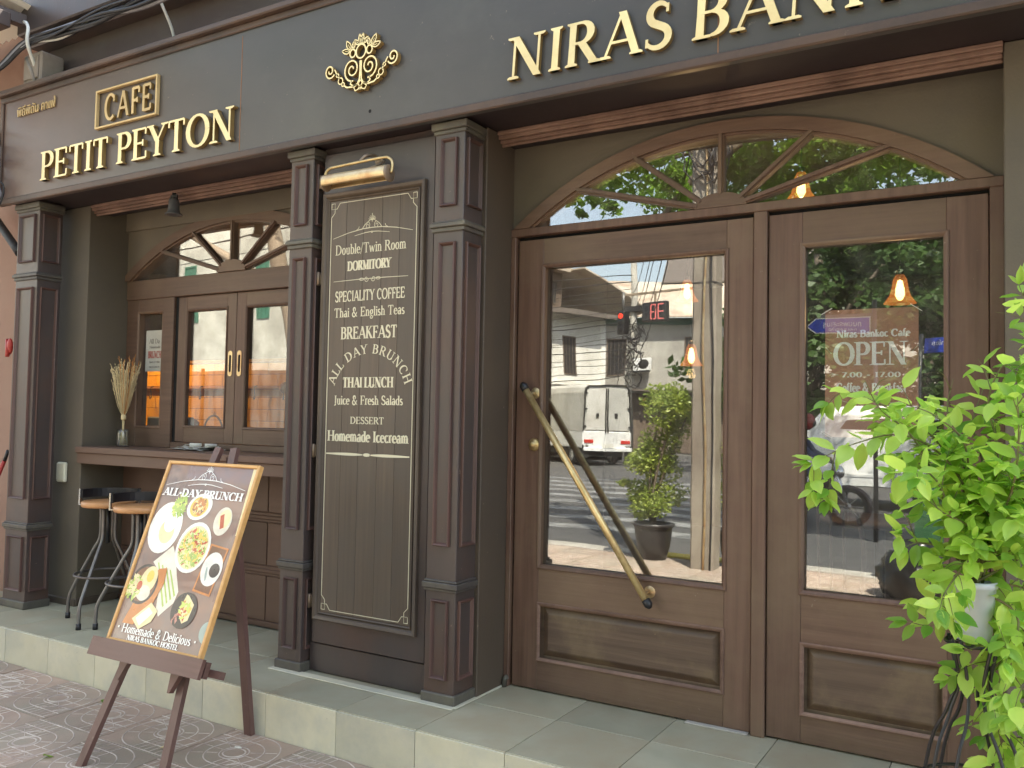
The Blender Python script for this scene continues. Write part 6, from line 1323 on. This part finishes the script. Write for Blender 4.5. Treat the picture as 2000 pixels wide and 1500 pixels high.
o = font_mesh('ถนนมหาไชย', .10, 'lettering', 'print_white', s2, (0, .014, 2.90), .001); o.rotation_euler = (PI/2, 0, PI)
tl = thing('countdown_signal', 'black traffic countdown display with red digits on its pole', 'traffic signal', (-7.32, -15.1, -.31), .25)
MB().box(-.35, .35, -.08, .08, 3.90, 4.36, 0, .02).build('casing', 'black', tl); MB().tube([(1.15, 0, 0), (1.15, 0, 4.7)], .06).bar((1.15, 0, 4.6), (-1.0, 0, 4.6), .05).bar((0, 0, 4.6), (0, 0, 4.3), .04).build('post', 'bark_pale', tl)
seg = {'a': (0, 1, 1, 1), 'g': (0, .5, 1, .5), 'd': (0, 0, 1, 0), 'f': (0, .5, 0, 1), 'b': (1, .5, 1, 1), 'e': (0, 0, 0, .5), 'c': (1, 0, 1, .5)}
for k, (s_, mm) in enumerate((('abgcd', 'led_red'), ('abcdefg', 'led_red'), ('abcdefg', 'spot_gray'))):
    mb = MB()
    for q in s_: x0, z0, x1, z1 = seg[q]; X0 = .29-k*.215; mb.bar((X0-.14*x0, .085, 3.96+.33*z0), (X0-.14*x1, .085, 3.96+.33*z1), .03, .01, up=(0, 1, 0))
    mb.build('digit', mm, tl)
t2 = thing('traffic_light', 'traffic light with red lamp lit, left of the countdown display', 'traffic light', (-8.1, -15.0, -.31), .25)
MB().tube([(0, -.0, 4.15), (0, -.0, 4.62)], .03).build('post', 'iron', t2); MB().box(-.10, .10, -.1, .1, 3.62, 4.18, 0, .02).build('housing', 'black', t2)
for z, m in ((4.06, 'lamp_red'), (3.89, 'hole'), (3.72, 'hole')): MB().lathe([(0, .02), (.055, .012), (.065, 0)], (0, .1, z), 16, axis=(0, 1, 0)).build('lens', m, t2)
# overhead wires
ORD = 'lowest,second,third,fourth,fifth,sixth,seventh,eighth,ninth,tenth,eleventh,twelfth,thirteenth,fourteenth,fifteenth,sixteenth'.split(',')
rr = random.Random(17)
def wire(a, b, sag, r, lb, grp):
    a, b = Vector(a), Vector(b); pts = [a.lerp(b, i/12)-a-Vector((0, 0, sag*4*(i/12)*(1-i/12))) for i in range(13)]
    o = MB().tube(pts, r, 5, caps=False).build('overhead_wire', 'cable', None, tuple(a)); tag(o, lb, 'wire', grp)
far = thing('wooden_pole', 'leaning old utility pole with a knot of cables in front of the shophouses', 'pole', (-12.4, -25.6, -.31))
MB().tube([(0, 0, 0), (.15, 0, 8.5)], [.16, .11], 10).build('post', 'concrete', far); mb = MB()
for k in range(14):
    c = Vector((.1+rr.uniform(-.3, .3), .15, 4.2+rr.uniform(-1.1, .8))); mb.tube([c+Vector((rr.uniform(.2, .4)*math.cos(i*.6), rr.uniform(-.1, .1), rr.uniform(.2, .5)*math.sin(i*.6))) for i in range(12)], .02, 5)
mb.box(-.25, .45, -.15, .2, 5.6, 5.8); mb.build('cable_coils', 'cable', far)
for k in range(16): wire((-12.3, -25.5, 3.0+k*.24), (-34, -24.5+rr.uniform(-2, 2), 3.2+k*.26), rr.uniform(.2, .8), rr.choice((.009, .012, .018)), ORD[k]+' of the black wires sagging in front of the white corner house, counted from below', 'wires in front of the white house')
for k in range(5): wire((-12.3, -25.5, 3.6+k*.6), (-2.8, -5.0, 5.0+k*.4), rr.uniform(.5, 1.2), rr.choice((.006, .010)), ORD[k]+' of the wires from the kerb pole to the leaning pole, counted from below', 'wires crossing the road')
for k in range(9): wire((-2.8, -5.1, 4.2+k*.42), (-24, -9.0+rr.uniform(-1, 1), 4.4+k*.5), rr.uniform(.2, .5), rr.choice((.009, .014)), ORD[k]+' of the wires leaving the kerb pole to the left, counted from below', 'wires along the kerb, left')
for k in range(9): wire((-2.8, -5.1, 4.2+k*.42), (16, -5.6, 4.5+k*.42), rr.uniform(.2, .5), rr.choice((.009, .014)), ORD[k]+' of the wires leaving the kerb pole to the right, counted from below', 'wires along the kerb, right')
# trees
tree('street_tree', (3.4, -6.4, ZP), [(0, 0, 0), (-.2, 0, 1.6), (-.5, -.1, 3.4), (-1.0, -.3, 5.2)], [[(-.6, 0, 3.8), (-2.4, -.8, 4.9), (-5.2, -1.1, 5.3), (-8.6, -1.2, 5.0)], [(-6.6, -1.1, 5.2), (-7.2, -1.0, 4.7), (-7.9, -1.0, 3.9)], [(-.5, 0, 3.4), (.8, -1.0, 5.2), (2.4, -1.6, 6.6)], [(-.9, -.2, 5.0), (-1.6, -2.2, 6.6), (-2.0, -4.0, 7.4)], [(-.9, -.2, 5.0), (-2.6, .4, 6.6), (-4.2, .6, 7.2)]],
     [((-1.2, -1.5, 7.0), (2.2, 2.0, 1.5)), ((-3.4, -1.5, 6.1), (2.0, 1.6, 1.2)), ((-8.0, -.9, 5.3), (1.2, 1.2, .7)), ((-6.2, -1.2, 5.6), (1.5, 1.3, 1.0)), ((-4.6, -1.4, 5.4), (1.5, 1.3, .9)), ((-3.0, -1.1, 5.5), (1.5, 1.3, 1.0)), ((-7.4, -1.0, 4.35), (.35, .4, .5)), ((-8.9, -1.6, 4.7), (.35, .4, .35)), ((-8.0, -1.0, 3.75), (.22, .3, .3)), ((-6.8, -1.1, 3.95), (.25, .3, .3)), ((-6.0, -1.9, 6.2), (1.5, 1.3, .9)), ((-7.4, -2.6, 5.6), (1.4, 1.1, .9)), ((-5.4, -1.6, 4.8), (1.0, .8, .5)), ((-4.0, -1.6, 4.75), (1.1, .9, .5)), ((-2.8, -1.6, 4.75), (1.1, .9, .5)), ((-1.8, -3.2, 5.2), (1.6, 1.0, .8)), ((-4.2, -3.4, 5.6), (1.8, 1.0, .8)), ((-6.6, -3.6, 5.6), (1.6, 1.0, .8)), ((-2.8, -3.6, 7.8), (2.4, 1.8, 1.3)), ((1.6, -1.8, 7.0), (2.4, 1.8, 1.6)), ((-6.6, -2.4, 5.0), (.5, .6, .8)), ((-5.0, -1.4, 4.6), (.45, .5, .6)), ((-.2, -1.4, 5.5), (1.2, 1.0, .7)), ((-2.2, -1.0, 5.1), (1.0, .8, .6))], 'leaf_tree', 62000, .115, 'leafy street tree at the kerb whose crown hangs over the road', seed=3, hang=.5, r0=.22)
tree('banyan_tree', (-9.3, -5.6, ZP-.1), [(0, 0, 0), (.05, 0, .9), (-.05, 0, 1.9), (-.35, 0, 3.2), (-.8, 0, 4.8)], [[(.30, .05, 0), (.18, .05, .9), (.02, 0, 1.9)], [(-.32, .1, 0), (-.18, .05, 1.0), (-.06, 0, 2.0)], [(.12, .22, 0), (.10, .2, 1.0), (-.06, .12, 2.2)], [(-.35, 0, 3.2), (1.0, -.6, 4.6), (2.6, -1.0, 5.4)], [(-.4, 0, 3.4), (-2.2, .2, 4.4), (-3.8, .2, 5.0)], [(-.3, 0, 3.0), (.3, -1.6, 4.2), (.4, -3.0, 5.4)]],
     [((-.4, -1.2, 6.6), (2.2, 2.0, 1.1)), ((2.4, -1.4, 6.5), (1.3, 1.2, .8)), ((-4.0, .0, 5.7), (1.2, 1.2, .6))], 'leaf_tree', 9000, .12, 'old banyan tree with twisted pale trunk, mirrored at the right side of the arched window', bark='bark_pale', r0=.24, seed=9)
mb = MB()
n_ = 0
for k, (x, y, h, R_, lb) in enumerate(((-5.6, -23.0, 11, 3.6, 'dense dark tree behind the crossing, leftmost of the row'), (-.8, -24.0, 12, 4.2, 'dense dark tree in the middle of the row behind the white van'), (4.6, -23.0, 11.5, 4.2, 'dense dark tree right of the middle of the row'), (10.5, -24.5, 12, 4.6, 'dense dark tree at the right end of the row'), (-3.2, -30.0, 14, 4.8, 'taller dark tree behind the row, on its left'), (3.0, -31.0, 14.5, 5.2, 'taller dark tree behind the row, on its right'))):
    tree('roadside_tree', (x, y, -.31), [(0, 0, 0), (.2, .2, 2), (.5, .1, h*.4), (.3, 0, h*.62)], [[(.4, 0, h*.32), (-1.4, .4, h*.5), (-2.4, .6, h*.62)], [(.4, 0, h*.36), (1.8, .6, h*.5), (3.0, .4, h*.66)]],
         [((0, 0, h*.66), (R_, R_*.8, h*.26)), ((-R_*.5, .4, h*.42), (R_*.6, R_*.6, h*.20)), ((R_*.5, .4, h*.42), (R_*.65, R_*.6, h*.20)), ((0, 1.0, h*.26), (R_*.9, R_*.4, h*.13))], 'leaf_far', 9500, .30, lb, group='trees beyond the road', seed=20+k, r0=.26)
tree('hedge_bush', (-1.2, -20.6, -.31), [(0, 0, 0), (0, 0, .7)], [], [((0, 0, .9), (4.5, .8, .8)), ((5, 0, .9), (3.5, .8, .9)), ((-3.8, 0, .8), (1.2, .8, .7))], 'leaf_far', 9000, .16, 'long clipped hedge under the trees beyond the white van', cat='hedge', seed=40, r0=.05)
